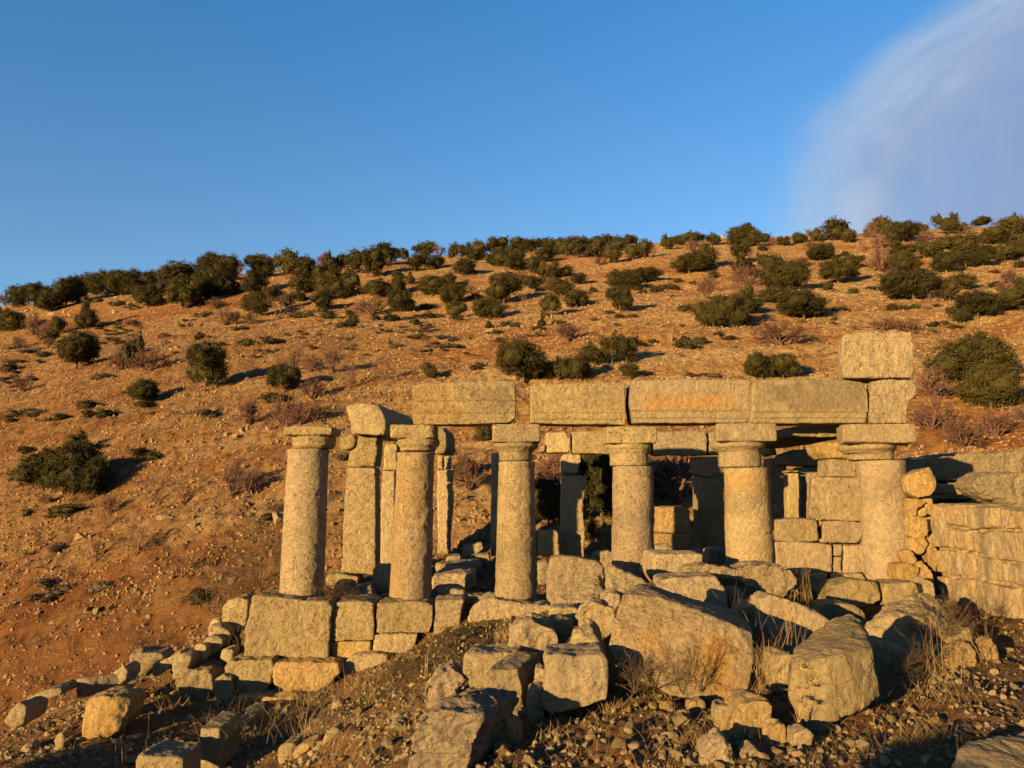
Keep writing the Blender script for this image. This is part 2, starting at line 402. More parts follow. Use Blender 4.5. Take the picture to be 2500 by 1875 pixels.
# ------------------------------------------------------------------ the six front columns
def column(label, D, top, bot, mat, aba, ech, neck, edge=.3, pale=None, amp=.008, pit=.006, cap_label=None, cap_edge=.4, orange=None, peel=False, skew=0.0, deep=1.0, joints=()):
    """top/bot: (x0, x1, y) of the shaft's ends in photo pixels; aba/ech/neck: (x0, x1, y0, y1) of the capital"""
    rt = (P(top[1], top[2], D)[0] - P(top[0], top[2], D)[0]) / 2; rb = (P(bot[1], bot[2], D)[0] - P(bot[0], bot[2], D)[0]) / 2
    pt = P((top[0] + top[1]) / 2, top[2], D); zt = P(0, top[2], D - rt)[2]
    pb = P((bot[0] + bot[1]) / 2, bot[2], D); zb = P(0, bot[2], D - rb)[2]
    e = empty('stone_column', (pb[0], D, zb)); tag(e, label, 'column', 'columns of the front row')
    bm = bmesh.new(); rings = []
    for k in range(13):
        t = k / 12; r = rb + (rt - rb) * (t ** 1.25)
        rings.append((pb[0] + (pt[0] - pb[0]) * t, D, zb + (zt - zb) * t, r))
    if neck[3] - neck[2] > 20:
        rings = rings[:-1] + [(pt[0], D, zt - .075, rt * 1.0), (pt[0], D, zt - .07, rt * 1.035), (pt[0], D, zt, rt * 1.03)]
    else: rings = rings[:-1] + [(pt[0], D, zt - .06, rt), (pt[0], D, zt - .055, rt * 1.04), (pt[0], D, zt, rt * 1.05)]
    lathe(bm, rings)
    def post(v, f, rr):
        at = {}
        for hj in joints:                         # ragged breaks across the drum
            zz = zb + hj * (zt - zb) + .05 * fbm(v * 3 + hj * 50, 3); g = np.exp(-((v[:, 2] - zz) / .012) ** 2) * sstep(-.25, .3, perlin(v * 2.6 + hj * 9))
            ce_ = np.stack([v[:, 0] - pb[0], v[:, 1] - D, v[:, 2] * 0], -1); ce_ /= np.linalg.norm(ce_, axis=1)[:, None] + 1e-9
            v = v - ce_ * (.022 * g)[:, None]
        if pale is not None:
            zz = zb + pale * (zt - zb) + .12 * perlin(v * 1.9 + 3) + .25 * (v[:, 0] - pb[0])
            at['pale'] = .62 * (1 - sstep(-.012, .02, v[:, 2] - zz))
            at['grime'] = .35 * sstep(0, .03, v[:, 2] - zz) * (1 - sstep(.1, .45, v[:, 2] - zz))
        if orange:
            zz = zb + orange[0] * (zt - zb); z2 = zb + orange[1] * (zt - zb)
            at['orange'] = .3 * sstep(zz - .05, zz + .08, v[:, 2] + .06 * perlin(v * 5)) * (1 - sstep(z2 - .03, z2 + .03, v[:, 2]))
        if peel:                                  # a lost skin: one side of the drum is set back behind a ragged edge
            n = normals(v, f); rel = (v[:, 0] - pb[0]) / rb + .25 * perlin(v * 3.2 + 2)
            h = (v[:, 2] - zb) / (zt - zb)
            mk = sstep(-.02, .05, -(rel + .05) + .0 * h) * (1 - sstep(.86, .95, h + .08 * perlin(v * 4)))
            mk = np.maximum(mk, sstep(.52, .56, h + .12 * perlin(v * 2.3)) * .9)
            v = v - n * (.022 * mk)[:, None]; at['orange'] = .28 * mk
        return v, at
    finish(bm, 'shaft', mat, .019, amp, 3.0, edge * .6, pit, 0, e, post=post)
    # capital: square slab, rounded cushion and neck band
    bm = bmesh.new()
    Df = D - (aba[1] - aba[0]) / FPX * D / 2
    xa, xb = P(aba[0], 1100, Df)[0], P(aba[1], 1100, Df)[0]; w = (xb - xa) / 2; cx = (xa + xb) / 2
    z1, z0 = P(0, aba[2], Df)[2], P(0, aba[3], Df)[2]
    dq = 2 * w * deep; dx = dq * math.tan(skew)
    prism(bm, [(xa, D - w, z1), (xb, D - w, z1), (xb, D - w, z0), (xa, D - w, z0)], [(xa + dx, D - w + dq, z1), (xb + dx, D - w + dq, z1), (xb + dx, D - w + dq, z0), (xa + dx, D - w + dq, z0)])
    cuts(bm, 6 if cap_edge > .35 else 3, .008, .05 if cap_edge > .35 else .025, np.random.default_rng(int(aba[0])))
    De = D - (ech[1] - ech[0]) / FPX * D / 2
    ea, eb = P(ech[0], 1100, De)[0], P(ech[1], 1100, De)[0]; er = (eb - ea) / 2; ex = (ea + eb) / 2
    ze1, ze0 = z0, P(0, ech[3], De)[2]
    lathe(bm, [(ex, D, ze0 - .015, rt * 1.0), (ex, D, ze0, rt * 1.05), (ex, D, ze0 + (ze1 - ze0) * .16, rt * 1.07), (ex, D, ze0 + (ze1 - ze0) * .2, er * .9), (ex, D, ze0 + (ze1 - ze0) * .36, er * .95), (ex, D, ze0 + (ze1 - ze0) * .40, er * .99), (ex, D, ze0 + (ze1 - ze0) * .70, er * 1.02), (ex, D, ze1 - .03, er * 1.0), (ex, D, ze1 - .025, er * .93), (ex, D, ze1 + .03, er * .93)])
    zn0 = zt + .004
    nr = (neck[1] - neck[0]) / 2 / FPX * (D - rt)
    nx = P((neck[0] + neck[1]) / 2, 1100, D - rt)[0]
    lathe(bm, [(nx, D, zn0, nr * .97), (nx, D, zn0 + .02, nr * .985), (nx, D, ze0 + .01, nr * .97)])
    finish(bm, 'capital', mat, .0135, .006, 5, cap_edge * .8, pit, 0, e, label=cap_label, pre=1)
    return e
def X1(a): return 600 + a / 3.16
def Y1(a): return 750 + a / 3.16
def X2(a): return 1200 + a / 3.16
def Y2(a): return 850 + a / 3.16
def X3(a): return 1700 + a / 2.765
def Y3(a): return 750 + a / 2.765
column('leftmost column, standing free with a chipped capital and nothing on top', 11.4, (704, 802, 1094), (683, 789, 1457), 'stone_pit',
       (X1(282), X1(655), Y1(915), Y1(985)), (X1(312), X1(652), Y1(985), Y1(1062)), (704, 801, 1088, 1094), .35, cap_edge=.75, joints=(.68,))
column('second front column, with a peeled two-layered shaft under the left end of the first beam', 11.35, (968, 1064, 1100), (947, 1051, 1467), 'stone_pit',
       (X1(1107), X1(1450), Y1(905), Y1(1008)), (X1(1145), X1(1480), Y1(1008), Y1(1062)), (X1(1165), X1(1455), Y1(1062), Y1(1100)), .4, cap_edge=.4, peel=True)
column('third front column, its foot paler below a curved stain line, dark gap beside it', 11.3, (X2(57), X2(332), Y2(870)), (1208, 1311, 1466), 'stone_pit',
       (X2(5), X2(380), Y2(585), Y2(722)), (X2(10), X2(368), Y2(722), Y2(782)), (X2(52), X2(322), Y2(785), Y2(866)), .35, pale=.27, cap_edge=.3, joints=(.40,))
column('fourth front column, rough grey shaft left of the fallen grey boulders', 11.15, (X2(938), X2(1243), Y2(908)), (1492, 1598, 1425), 'stone_pit',
       (X2(893), X2(1282), Y2(603), Y2(732)), (X2(903), X2(1272), Y2(732), Y2(797)), (X2(930), X2(1240), Y2(797), Y2(905)), .3, pale=.45, cap_edge=.45, joints=(.62,))
column('fifth front column, smooth pale shaft beside the walled-up opening', 10.95, (X3(190), X3(478), Y3(1080)), (1774, 1890, 1400), 'stone_smooth',
       (X3(140), X3(552), Y3(780), Y3(903)), (X3(147), X3(528), Y3(903), Y3(960)), (X3(187), X3(482), Y3(960), Y3(1078)), .25, pale=.62, orange=(.74, .95), skew=R(12), deep=.8, joints=(.36,), cap_edge=.3, amp=.006, pit=.003)
column('rightmost front column, stout smooth shaft joined to the walled-up opening, cracked capital', 10.75, (X3(1090), X3(1393), Y3(1030)), (2108, 2231, 1422), 'stone_smooth',
       (X3(1000), X3(1500), Y3(785), Y3(915)), (X3(1035), X3(1437), Y3(915), Y3(975)), (X3(1090), X3(1395), Y3(975), Y3(1028)), .3, pale=.7, cap_edge=.6, amp=.006, pit=.003, skew=R(17), deep=.75, joints=(.06,))

# ------------------------------------------------------------------ beams above the front row
def beam_post(D, lines, stain=None, grimes=()):
    def post(v, f, rr):
        z0, z1 = v[:, 2].min(), v[:, 2].max(); h = (v[:, 2] - z0) / (z1 - z0); x0, x1 = v[:, 0].min(), v[:, 0].max(); u = (v[:, 0] - x0) / (x1 - x0)
        fr = 1 - sstep(D + .05, D + .12, v[:, 1]); at = {}
        for l in lines:
            l2 = l + .006 * perlin(v * 2)
            v = v.copy(); v[:, 1] += fr * (.018 * (1 - sstep(l2 - .012, l2 + .004, h)) + .02 * np.exp(-((h - l2) / .016) ** 2))
        if stain:
            a, b, c, d = stain; q = .05 * fbm(v * 6, 4)
            at['orange'] = fr * sstep(a - .02, a + .05, u + q) * (1 - sstep(b - .04, b + .03, u + q)) * sstep(c - .03, c + .03, h + q) * (1 - sstep(d - .03, d + .03, h + q)) * (.62 + .2 * fbm(v * 4, 3))
        g = np.zeros(len(v))
        for a, b, c, d, s in grimes:
            q = .09 * fbm(v * 3.5 + a, 4)
            g = np.maximum(g, fr * s * sstep(a - .05, a + .05, u + q) * (1 - sstep(b - .05, b + .05, u + q)) * sstep(c - .06, c + .06, h + q) * (1 - sstep(d - .06, d + .06, h + q)))
        at['grime'] = g
        return v, at
    return post
G1 = 'architrave beams of the front row'
DA = 11.05
def split_post(v, f, rr):
    v, at = beam_post(DA, [.25, .53], None, [(.55, .95, .3, .85, .35)])(v, f, rr)
    x0, x1 = v[:, 0].min(), v[:, 0].max(); u = (v[:, 0] - x0) / (x1 - x0); z0, z1 = v[:, 2].min(), v[:, 2].max(); h = (v[:, 2] - z0) / (z1 - z0)
    fr = 1 - sstep(DA + .05, DA + .12, v[:, 1])
    e = u - (.385 + .28 * sstep(.75, .25, h) * 0 + .30 * np.clip(.62 - h, 0, 1)) + .03 * perlin(v * 5)
    lost = sstep(.012, -.012, e) * fr
    v[:, 1] += lost * .035; at['orange'] = lost * .38; at['pale'] = (1 - lost) * fr * .5 * sstep(.62, .72, h + .1 * perlin(v * 3))
    return v, at
stone('architrave_beam', 'first beam from the left, its left half flaked back to a rougher browner layer', 'beam', c1((1278, 592), (1590, 572), (2060, 566), (2086, 600), (2086, 800), (2080, 850), (2035, 890), (1700, 900), (1288, 903)), DA, .58,
      'stone_pit', .006, 3, .3, .0155, group=G1, ncut=4, cut=(.006, .035), fac=.006, post=split_post, pit=.006)
stone('architrave_beam', 'second beam from the left, with a cracked upper left corner and gaps at both ends', 'beam', c2((300, 285), (325, 270), (700, 268), (1030, 268), (1036, 350), (1034, 588), (640, 585), (298, 578), (296, 430)), DA - .03, .58,
      'stone_pit', .007, 3, .4, .0155, group=G1, ncut=4, cut=(.006, .035), fac=.006, post=beam_post(DA - .03, [.13, .27], None, [(.5, .9, .35, .95, .3)]), pit=.005)
stone('architrave_beam', 'third beam from the left, smooth with a broad orange stain across its face', 'beam', c2((1085, 245), (1400, 240), (1990, 242), (2000, 270), (2002, 574), (1500, 578), (1082, 576), (1074, 430)), DA - .15, .58,
      'stone_smooth', .004, 3, .22, .0155, group=G1, ncut=4, cut=(.006, .035), fac=.006, post=beam_post(DA - .15, [.11, .27], (.10, .88, .30, .66)), pit=.002)
stone('architrave_beam', 'fourth beam from the left, grey smeared face with a broken upper right corner', 'beam', c3((382, 490), (800, 486), (1010, 492), (1120, 505), (1160, 580), (1163, 780), (700, 784), (375, 780)), DA - .25, .58,
      'stone_smooth', .004, 3, .3, .0155, group=G1, ncut=4, cut=(.006, .035), fac=.006, post=beam_post(DA - .25, [.12, .25], None, [(.15, .4, .45, .9, .6), (.3, .95, .3, .75, .45), (.5, .98, .75, 1.1, .4)]), pit=.003)
stone('corner_block', 'corner block with curved broken right side, between the fourth beam and the topmost block', 'block', c3((1172, 500), (1300, 484), (1475, 486), (1486, 550), (1480, 590), (1432, 640), (1428, 720), (1416, 784), (1170, 784)), DA - .3, .6, 'stone_grey', .012, 4, .4, .016, pit=.008, yaw=R(20), fac=.014)
stone('top_block', 'topmost block of the ruin, a big pale squared stone standing on the right corner', 'block', c3((985, 190), (1100, 170), (1300, 172), (1455, 164), (1466, 260), (1470, 430), (1455, 478), (1200, 480), (990, 478), (972, 330)), DA - .35, .62, 'stone', .014, 3.5, .3, .016, pit=.004, yaw=R(20), fac=.012)
stone('cornice_block', 'block with an S-curved end, resting on the pier left of the first beam', 'block', c1((772, 742), (900, 738), (1020, 752), (1052, 800), (1085, 850), (1072, 985), (900, 982), (808, 982), (806, 880), (772, 820), (765, 775)), 13.25, 2.4, 'stone', .02, 3, .5, .026, yaw=R(6), pit=.006)

# ------------------------------------------------------------------ piers behind the front row
def pier(label, shaft, cap, D, depth, mat='stone_pit', ybase=None, group='piers behind the front columns', capmat=None, **k):
    p = P((shaft[0][0] + shaft[1][0]) / 2, max(q[1] for q in shaft), D)
    e = empty('stone_pier', (p[0], D + depth / 2, p[2])); tag(e, label, 'pier', group)
    stone('shaft', None, None, shaft, D, depth, mat, .01, 3, .35, .024, parent=e, pit=.006, **k)
    if cap:
        for q in (cap if isinstance(cap[0], list) else [cap]):
            stone('capital', None, None, q, D - .03, depth + .08, capmat or mat, .016, 4, .55, .024, parent=e, pit=.008)
    return e
pier('pier left of the second front column, carrying the cornice block on its rough capital', c1((778, 1235), (1000, 1235), (1003, 1650), (1005, 2060), (980, 2065), (735, 2055), (750, 1650)),
     [c1((872, 990), (1020, 990), (1015, 1100), (1000, 1232), (780, 1232), (795, 1110), (850, 1080)), c1((715, 985), (830, 982), (852, 1030), (835, 1075), (790, 1100), (722, 1095))], 13.6, .5)
pier('slim pale pier half hidden behind the second front column', c1((1050, 1260), (1150, 1260), (1150, 2000), (1035, 2000)), c1((1070, 1050), (1170, 1050), (1170, 1258), (1052, 1258)), 15.2, .5, 'stone')
pier('lone slim pier seen right of the second front column, ragged right edge', c1((1474, 1256), (1600, 1256), (1585, 1400), (1598, 1500), (1580, 1650), (1570, 1906), (1480, 1906), (1478, 1600)),
     [c1((1478, 1142), (1520, 1142), (1524, 1250), (1478, 1250)), c1((1530, 1144), (1575, 1144), (1578, 1250), (1530, 1250))], 17.0, .42, 'stone')
stone('fallen_beam_end', 'shaded rounded beam end jutting out behind the second front capital', 'block', c1((1440, 940), (1525, 925), (1550, 965), (1550, 1080), (1530, 1128), (1440, 1125)), 12.6, 1.2, 'stone_grey', .02, 4, .8, .025, yaw=R(3))
pier('shaded pier almost hidden behind the left edge of the third front column', [(1199, 1105), (1235, 1105), (1235, 1358), (1198, 1358)], None, 16.2, .45, 'stone')
pier('dark pier with a lit strip, between the third and fourth front columns', c2((544, 985), (715, 980), (722, 1100), (705, 1250), (722, 1400), (718, 1620), (532, 1612), (536, 1300)), c2((542, 820), (690, 820), (690, 870), (665, 970), (540, 970)), 16.0, .45, 'stone')
pier('dark pier with a sunlit right half, left of the fifth front column', c2((1584, 1000), (1770, 990), (1790, 1100), (1800, 1300), (1815, 1600), (1650, 1610), (1612, 1500)), c2((1582, 838), (1735, 835), (1765, 890), (1772, 985), (1640, 992), (1578, 960)), 16.0, .5, 'stone_pit')
G2 = 'lintel blocks on the rear piers'
stone('lintel_block', 'short rear lintel with a vertical crack, right of the third front capital', 'lintel', c2((420, 650), (570, 642), (612, 710), (612, 780), (590, 808), (420, 810)), 15.95, .5, 'stone', .012, 3, .35, .025, group=G2)
stone('lintel_block', 'rear lintel running behind the fourth front capital', 'lintel', c2((622, 640), (900, 632), (1235, 632), (1235, 818), (625, 815)), 15.95, .5, 'stone', .012, 3, .3, .025, group=G2)
stone('lintel_block', 'rear lintel right of the fourth front capital, shaded along its lower edge', 'lintel', c2((1248, 640), (1500, 634), (1655, 640), (1668, 700), (1665, 825), (1250, 824)), 15.95, .5, 'stone_grey', .014, 3, .4, .025, group=G2)
stone('lintel_block', 'small rear lintel piece peeping out left of the fifth front capital', 'lintel', c2((1680, 650), (1760, 630), (1900, 632), (1900, 822), (1685, 822)), 15.97, .5, 'stone_smooth', .01, 3, .3, .025, group=G2)
stone('broken_lintel_end', 'small broken lump under the short cracked rear lintel', 'block', c2((355, 800), (400, 740), (418, 745), (418, 808)), 15.9, .5, 'stone', .01, 4, .4, .025)
stone('squared_block', 'carved squared block stacked upon another, between fourth and fifth columns', 'block', c2((1296, 1226), (1510, 1222), (1530, 1240), (1532, 1425), (1292, 1425)), 15.3, .6, 'stone_warm', .018, 5, .3, .022, pit=.012)
stone('squared_block', 'lower block of the stack between the fourth and fifth columns', 'block', c2((1268, 1432), (1530, 1432), (1545, 1540), (1400, 1560), (1266, 1556)), 15.25, .7, 'stone_warm', .015, 4, .35, .022)
stone('squared_block', 'shaded upright block leaning beside the dark pier right of the third column', 'block', c2((362, 1408), (500, 1405), (515, 1430), (525, 1606), (430, 1612), (360, 1600)), 15.4, .45, 'stone', .014, 4, .4, .024)
# structure seen through the doorway on the right
stone('inner_beam', 'shaded beam running back to the rear pier above the walled-up opening', 'beam', c3((655, 800), (1090, 792), (1090, 872), (890, 880), (655, 872)), 11.45, 3.6, 'stone_grey', .014, 3, .3, .03, yaw=R(5))
pier('dark rear pier right of the fifth front column', c3((502, 1020), (612, 1010), (615, 1415), (615, 1500), (505, 1500)), c3((490, 925), (530, 930), (545, 1000), (490, 1000)), 15.3, .5, 'stone_grey')
pier('small sunlit pilaster glimpsed in the dark opening', c3((616, 1120), (695, 1120), (698, 1300), (697, 1480), (618, 1480)), c3((608, 1098), (698, 1098), (698, 1118), (608, 1118)), 14.4, .25, 'stone_smooth')
stone('door_jamb', 'dark upright slab behind the squared blocks of the walled-up opening', 'block', c3((700, 1080), (890, 1080), (900, 1480), (705, 1480)), 14.7, .4, 'stone_grey', .01, 3, .3, .03)
stone('corbel_block', 'dark corbel block above the small sunlit pilaster', 'block', c3((585, 1000), (690, 960), (890, 950), (890, 1078), (590, 1066)), 14.6, .5, 'stone_grey', .014, 3, .4, .03)

# ------------------------------------------------------------------ walled-up opening between the two right columns
G3 = 'blocks of the walled-up opening'
def wb(label, poly, D=10.72, depth=.5, mat='stone_smooth', **k):
    return stone('wall_block', label, 'block', poly, D, depth, mat, .01, 3, .35, .0155, group=G3, pit=.003, yaw=R(17), fac=.007, **k)
wb('largest block of the walled-up opening, top of the stack', c3((780, 1152), (1000, 1146), (1115, 1152), (1126, 1300), (1128, 1448), (900, 1440), (762, 1415), (772, 1280)), mat='stone')
wb('oblong block in the middle course, touching the fifth column', c3((528, 1436), (680, 1428), (815, 1438), (826, 1580), (700, 1588), (528, 1578)))
wb('oblong block in the middle course, touching the rightmost column', c3((850, 1445), (1000, 1440), (1128, 1458), (1126, 1530), (1100, 1590), (1000, 1598), (848, 1585)))
wb('small wedge stone above the joint of the middle course', c3((822, 1440), (856, 1446), (850, 1478), (828, 1490)), 10.78, .3)
wb('tiny stone below the joint of the middle course', c3((832, 1560), (880, 1562), (886, 1592), (834, 1594)), 10.74, .3)
wb('long block of the lower course, left end at the fifth column', c6((530, 132), (700, 136), (915, 150), (918, 342), (700, 345), (534, 330)), 10.7)
wb('upper of two small filler stones in the lower course', c6((924, 152), (988, 152), (982, 230), (926, 226)), 10.75, .35)
wb('lower of two small filler stones in the lower course', c6((922, 234), (982, 236), (984, 350), (920, 350)), 10.76, .35)
wb('upright block of the lower course beside the rightmost column', c6((990, 156), (1140, 152), (1156, 250), (1150, 340), (992, 348)), 10.72)
wb('shaded bottom block under the long lower block', c6((690, 348), (884, 350), (890, 470), (696, 475)), 10.62, .5)
wb('bottom block under the filler stones', c6((906, 352), (1120, 348), (1146, 390), (1140, 470), (908, 470)), 10.6, .5)
e = empty('half_column', tuple(P(2058, 1164, 10.85))); tag(e, 'stub of an ochre half column with flaring capital on top of the largest wall block', 'half column')
stone('shaft', None, None, c3((898, 1022), (1085, 1030), (1090, 1148), (902, 1146)), 10.85, .45, 'stone_pit', .01, 4, .4, .017, parent=e, pit=.006)
stone('capital', None, None, c3((828, 915), (990, 905), (1060, 920), (1060, 1022), (890, 1022), (850, 980)), 10.78, .55, 'stone_warm', .014, 4, .5, .017, parent=e, pit=.008)

# ------------------------------------------------------------------ podium on the left under the columns
G4 = 'foundation blocks under the front columns'
def pb(label, poly, D=10.95, depth=.75, mat='stone_pit', **k):
    k.setdefault('amp', .014); k.setdefault('edge', .45); k.setdefault('pit', .008)
    return stone('foundation_block', label, 'block', poly, D, depth, mat, k.pop('amp'), 3, k.pop('edge'), .0165, group=G4, fac=.011, **k)
pb('huge foundation block at the left corner, beneath the leftmost column', c4((325, 455), (350, 445), (600, 468), (870, 492), (898, 530), (885, 700), (868, 885), (700, 890), (480, 880), (275, 882), (285, 700), (310, 560)), 10.8, .9, amp=.02)
pb('second foundation block from the left corner, nearly square', c4((908, 492), (1100, 486), (1188, 500), (1196, 620), (1192, 764), (1040, 766), (890, 762), (900, 600)), 10.9)
pb('oblong foundation block right below the second front column', c4((1212, 500), (1400, 488), (1560, 492), (1608, 520), (1606, 640), (1580, 705), (1400, 712), (1206, 710)), 10.92)
pb('foundation block right of the second front column, half sunk in soil', c4((1618, 480), (1740, 470), (1826, 474), (1812, 540), (1796, 640), (1790, 760), (1606, 760)), 10.95)
pb('low foundation stone under the nearly square block', c4((892, 772), (1040, 770), (1166, 772), (1170, 845), (1090, 930), (885, 930)), 10.92, .6, 'stone_warm')
pb('low cracked foundation stone under the oblong block', c4((1190, 722), (1350, 716), (1500, 716), (1480, 800), (1420, 860), (1180, 860)), 10.93, .6, 'stone')
pb('long rounded slab beneath the third front column', c5((396, 640), (420, 570), (520, 515), (600, 522), (800, 555), (950, 570), (950, 690), (600, 700), (400, 690)), 10.9, .7, 'stone', amp=.025)
pb('stepped stone of the lower ledge, buried right end', c4((972, 990), (985, 910), (1040, 866), (1200, 852), (1290, 862), (1290, 1040), (970, 1060)), 10.75, .5, 'stone')
pb('long cracked stone of the lower ledge under the huge corner block', c4((470, 960), (500, 912), (640, 908), (800, 914), (944, 920), (950, 990), (860, 1080), (820, 1160), (560, 1150), (480, 1060)), 10.55, .6, 'stone_warm', amp=.02)
pb('left stone of the lower ledge, thick with a rounded left end', c4((132, 950), (165, 905), (300, 896), (470, 900), (488, 950), (466, 1080), (420, 1140), (200, 1150), (140, 1060)), 10.55, .7, amp=.02)
pb('rounded stone at the left end of the lower ledge', c7((1428, 1160), (1450, 1070), (1500, 1030), (1560, 1050), (1575, 1150), (1560, 1240), (1480, 1230)), 10.45, .5, amp=.02)
pb('fissured boulder-like block left of the lower ledge', c7((1172, 1090), (1190, 1030), (1260, 992), (1400, 1000), (1440, 1040), (1436, 1150), (1400, 1215), (1240, 1200), (1180, 1180)), 10.6, .6, 'stone_grey', amp=.03, layer=.03)
pb('lowest ledge stone, soil stained, among the grass', c4((190, 1200), (210, 1150), (400, 1160), (640, 1150), (690, 1180), (640, 1240), (300, 1320), (200, 1300)), 10.3, .6, 'stone_warm', amp=.025)
# ------------------------------------------------------------------ fallen blocks and boulders
BOULDERS = []
def bl(label, poly, D=None, depth=.6, mat='stone', name='boulder', cat='boulder', sink=.13, **k):
    if D is None:
        b = max(poly, key=lambda q: q[1]); h = hit(*b); D = h[1]
    k.setdefault('amp', .011); k.setdefault('edge', .18); k.setdefault('ncut', 7); k.setdefault('cut', (.02, .09)); k.setdefault('back', .86); k.setdefault('pit', .004); k.setdefault('fac', .015 if k['ncut'] else .006)
    cy = np.mean([q[1] for q in poly]); px_sink = sink / D * FPX
    lo = max(q[1] for q in poly)
    poly2 = [(x, y + px_sink * max(0, (y - cy) / (lo - cy + 1e-6)) ** 2) for x, y in poly]
    BOULDERS.append((poly, D))
    return stone(name, label, cat, poly2, D, depth, mat, k.pop('amp'), k.pop('freq', 2.6), k.pop('edge'), k.pop('voxel', max(.0115, D * .0019)), **k)
def fb(label, poly, D=None, depth=.6, mat='stone', **k):
    k.setdefault('ncut', 0); k.setdefault('amp', .012); k.setdefault('back', .97)
    return bl(label, poly, D, depth, mat, 'fallen_block', 'block', **k)

def hull(label, c, pts, mat='stone', amp=.022, edge=.3, freq=2.8, pit=.004, voxel=.0135, post=None, layer=0, name='boulder', cat='boulder', sink=.16, fac=.022):
    """boulder spanned by corner points given as (x, y, distance)"""
    _seed[0] += 1; rr = np.random.default_rng(_seed[0])
    px = [c((x, y))[0] for x, y, d in pts]; W = np.array([P(a, b, d[2]) for (a, b), d in zip(px, pts)])
    zl = W[:, 2].min(); zr_ = np.ptp(W[:, 2]); W[:, 2] -= sink * np.clip(1 - (W[:, 2] - zl) / (.35 * zr_), 0, 1)
    bm = bmesh.new(); [bm.verts.new(w) for w in W]
    bmesh.ops.convex_hull(bm, input=bm.verts)
    bmesh.ops.delete(bm, geom=[v for v in bm.verts if not v.link_faces], context='VERTS')
    o = finish(bm, name, mat, voxel, amp, freq, edge, pit, layer, post=post, fac=fac)
    xs = sorted(px); import functools
    def cross(o_, a, b): return (a[0] - o_[0]) * (b[1] - o_[1]) - (a[1] - o_[1]) * (b[0] - o_[0])
    def half(p):
        r = []
        for q in p:
            while len(r) > 1 and cross(r[-2], r[-1], q) <= 0: r.pop()
            r.append(q)
        return r[:-1]
    BOULDERS.append((half(xs) + half(xs[::-1]), pts[0][2]))
    tag(o, label, cat); return o
def big_post(v, f, rr):
    c = P(1580, 1550, 6.5)
    o = np.exp(-(((v[:, 0] - c[0]) / .22) ** 2 + ((v[:, 2] - c[2]) / .2) ** 2)) * .6
    c2_ = P(1745, 1620, 6.3)
    o2 = np.exp(-(((v[:, 0] - c2_[0]) / .16) ** 2 + ((v[:, 2] - c2_[2]) / .25) ** 2)) * .95
    q = fbm(v * 5, 3)
    return v, {'orange': np.clip(np.maximum(o * .7, o2 * .75) * (1 + 1.2 * q), 0, 1)}
hull('largest boulder of the foreground, orange stained face and long top sloping right', c5, [(1335, 850, 6.4), (1358, 740, 6.45), (1400, 928, 6.35), (1560, 990, 6.3), (1745, 1045, 6.25), (1990, 1085, 6.2), (2265, 1085, 6.2), (2322, 900, 6.25), (2322, 750, 6.4), (1440, 480, 6.68), (1462, 455, 6.8), (1700, 505, 6.62), (2212, 700, 6.38), (1545, 404, 7.15), (1700, 448, 7.2), (2212, 603, 7.1), (2305, 690, 6.9), (1500, 700, 7.2), (2200, 850, 7.1)], 'stone_pit', .014, .22, post=big_post, pit=.01, voxel=.0115, fac=.008)
hull('tall pale boulder with smooth sloping top, standing right of the orange stained boulder', c6, [(618, 1120, 5.6), (700, 1232, 5.5), (920, 1232, 5.42), (1100, 1185, 5.46), (1230, 1122, 5.6), (640, 965, 5.58), (664, 850, 5.85), (870, 905, 5.44), (1000, 882, 5.46), (1188, 858, 5.58), (945, 640, 6.2), (1030, 610, 6.28), (1105, 655, 6.2), (1165, 780, 5.95), (780, 755, 6.05), (700, 1100, 6.2), (1200, 1050, 6.3)], 'stone_smooth', .014, .12, voxel=.0115, fac=.012)
hull('rounded humped boulder with tall dry stalks before it, below the right wall', c6, [(1130, 765, 7.45), (1134, 690, 7.6), (1230, 608, 7.7), (1290, 543, 7.9), (1420, 500, 8.1), (1520, 482, 8.3), (1640, 518, 8.3), (1702, 590, 8.1), (1792, 740, 7.7), (1782, 805, 7.6), (1500, 818, 7.32), (1220, 820, 7.38), (1330, 640, 7.5), (1560, 660, 7.5), (1300, 700, 8.3), (1700, 700, 8.4)], 'stone_smooth', .03, .45)
bl('boulder with straight sloping top edge, in dry grass behind the tall pale boulder', c6((445, 530), (520, 493), (600, 515), (780, 580), (935, 632), (900, 700), (760, 790), (660, 860), (560, 850), (470, 720)), 7.4, .55, 'stone', tilt=.12, amp=.02, edge=.35)
hull('pyramid shaped boulder left of the orange stained boulder', c5, [(996, 890, 6.7), (1345, 890, 6.62), (1200, 648, 7.0), (1265, 690, 7.15), (1118, 715, 6.9), (1300, 870, 6.45), (1350, 860, 7.0), (1060, 840, 7.1), (1150, 890, 6.55)], 'stone', .025, .25)
fb('cube shaped fallen block with a small hole, left of the orange stained boulder', c5((918, 900), (1100, 905), (1320, 892), (1340, 950), (1352, 1090), (1330, 1140), (1150, 1165), (960, 1180), (908, 1168), (920, 1040)), 5.95, .5, 'stone', amp=.022, edge=.4)
bl('rounded cracked boulder behind the flat-topped fallen blocks', c5((668, 820), (690, 720), (760, 690), (830, 665), (930, 700), (1000, 740), (1025, 790), (1020, 850), (840, 900), (700, 880)), 7.2, .6, 'stone', amp=.045, edge=.6, layer=.02)
bl('small upright stone wedged behind the cracked boulder', c5((932, 690), (950, 660), (1030, 640), (1110, 650), (1105, 720), (1040, 770), (980, 760)), 7.7, .4, 'stone', amp=.025)
fb('flat-topped fallen block with a shaded front, nearest the grassy slope', c5((362, 905), (382, 880), (560, 885), (735, 870), (738, 930), (740, 1040), (620, 1090), (430, 1110), (365, 1010)), 6.9, .45, 'stone_grey', yaw=R(8), amp=.02)
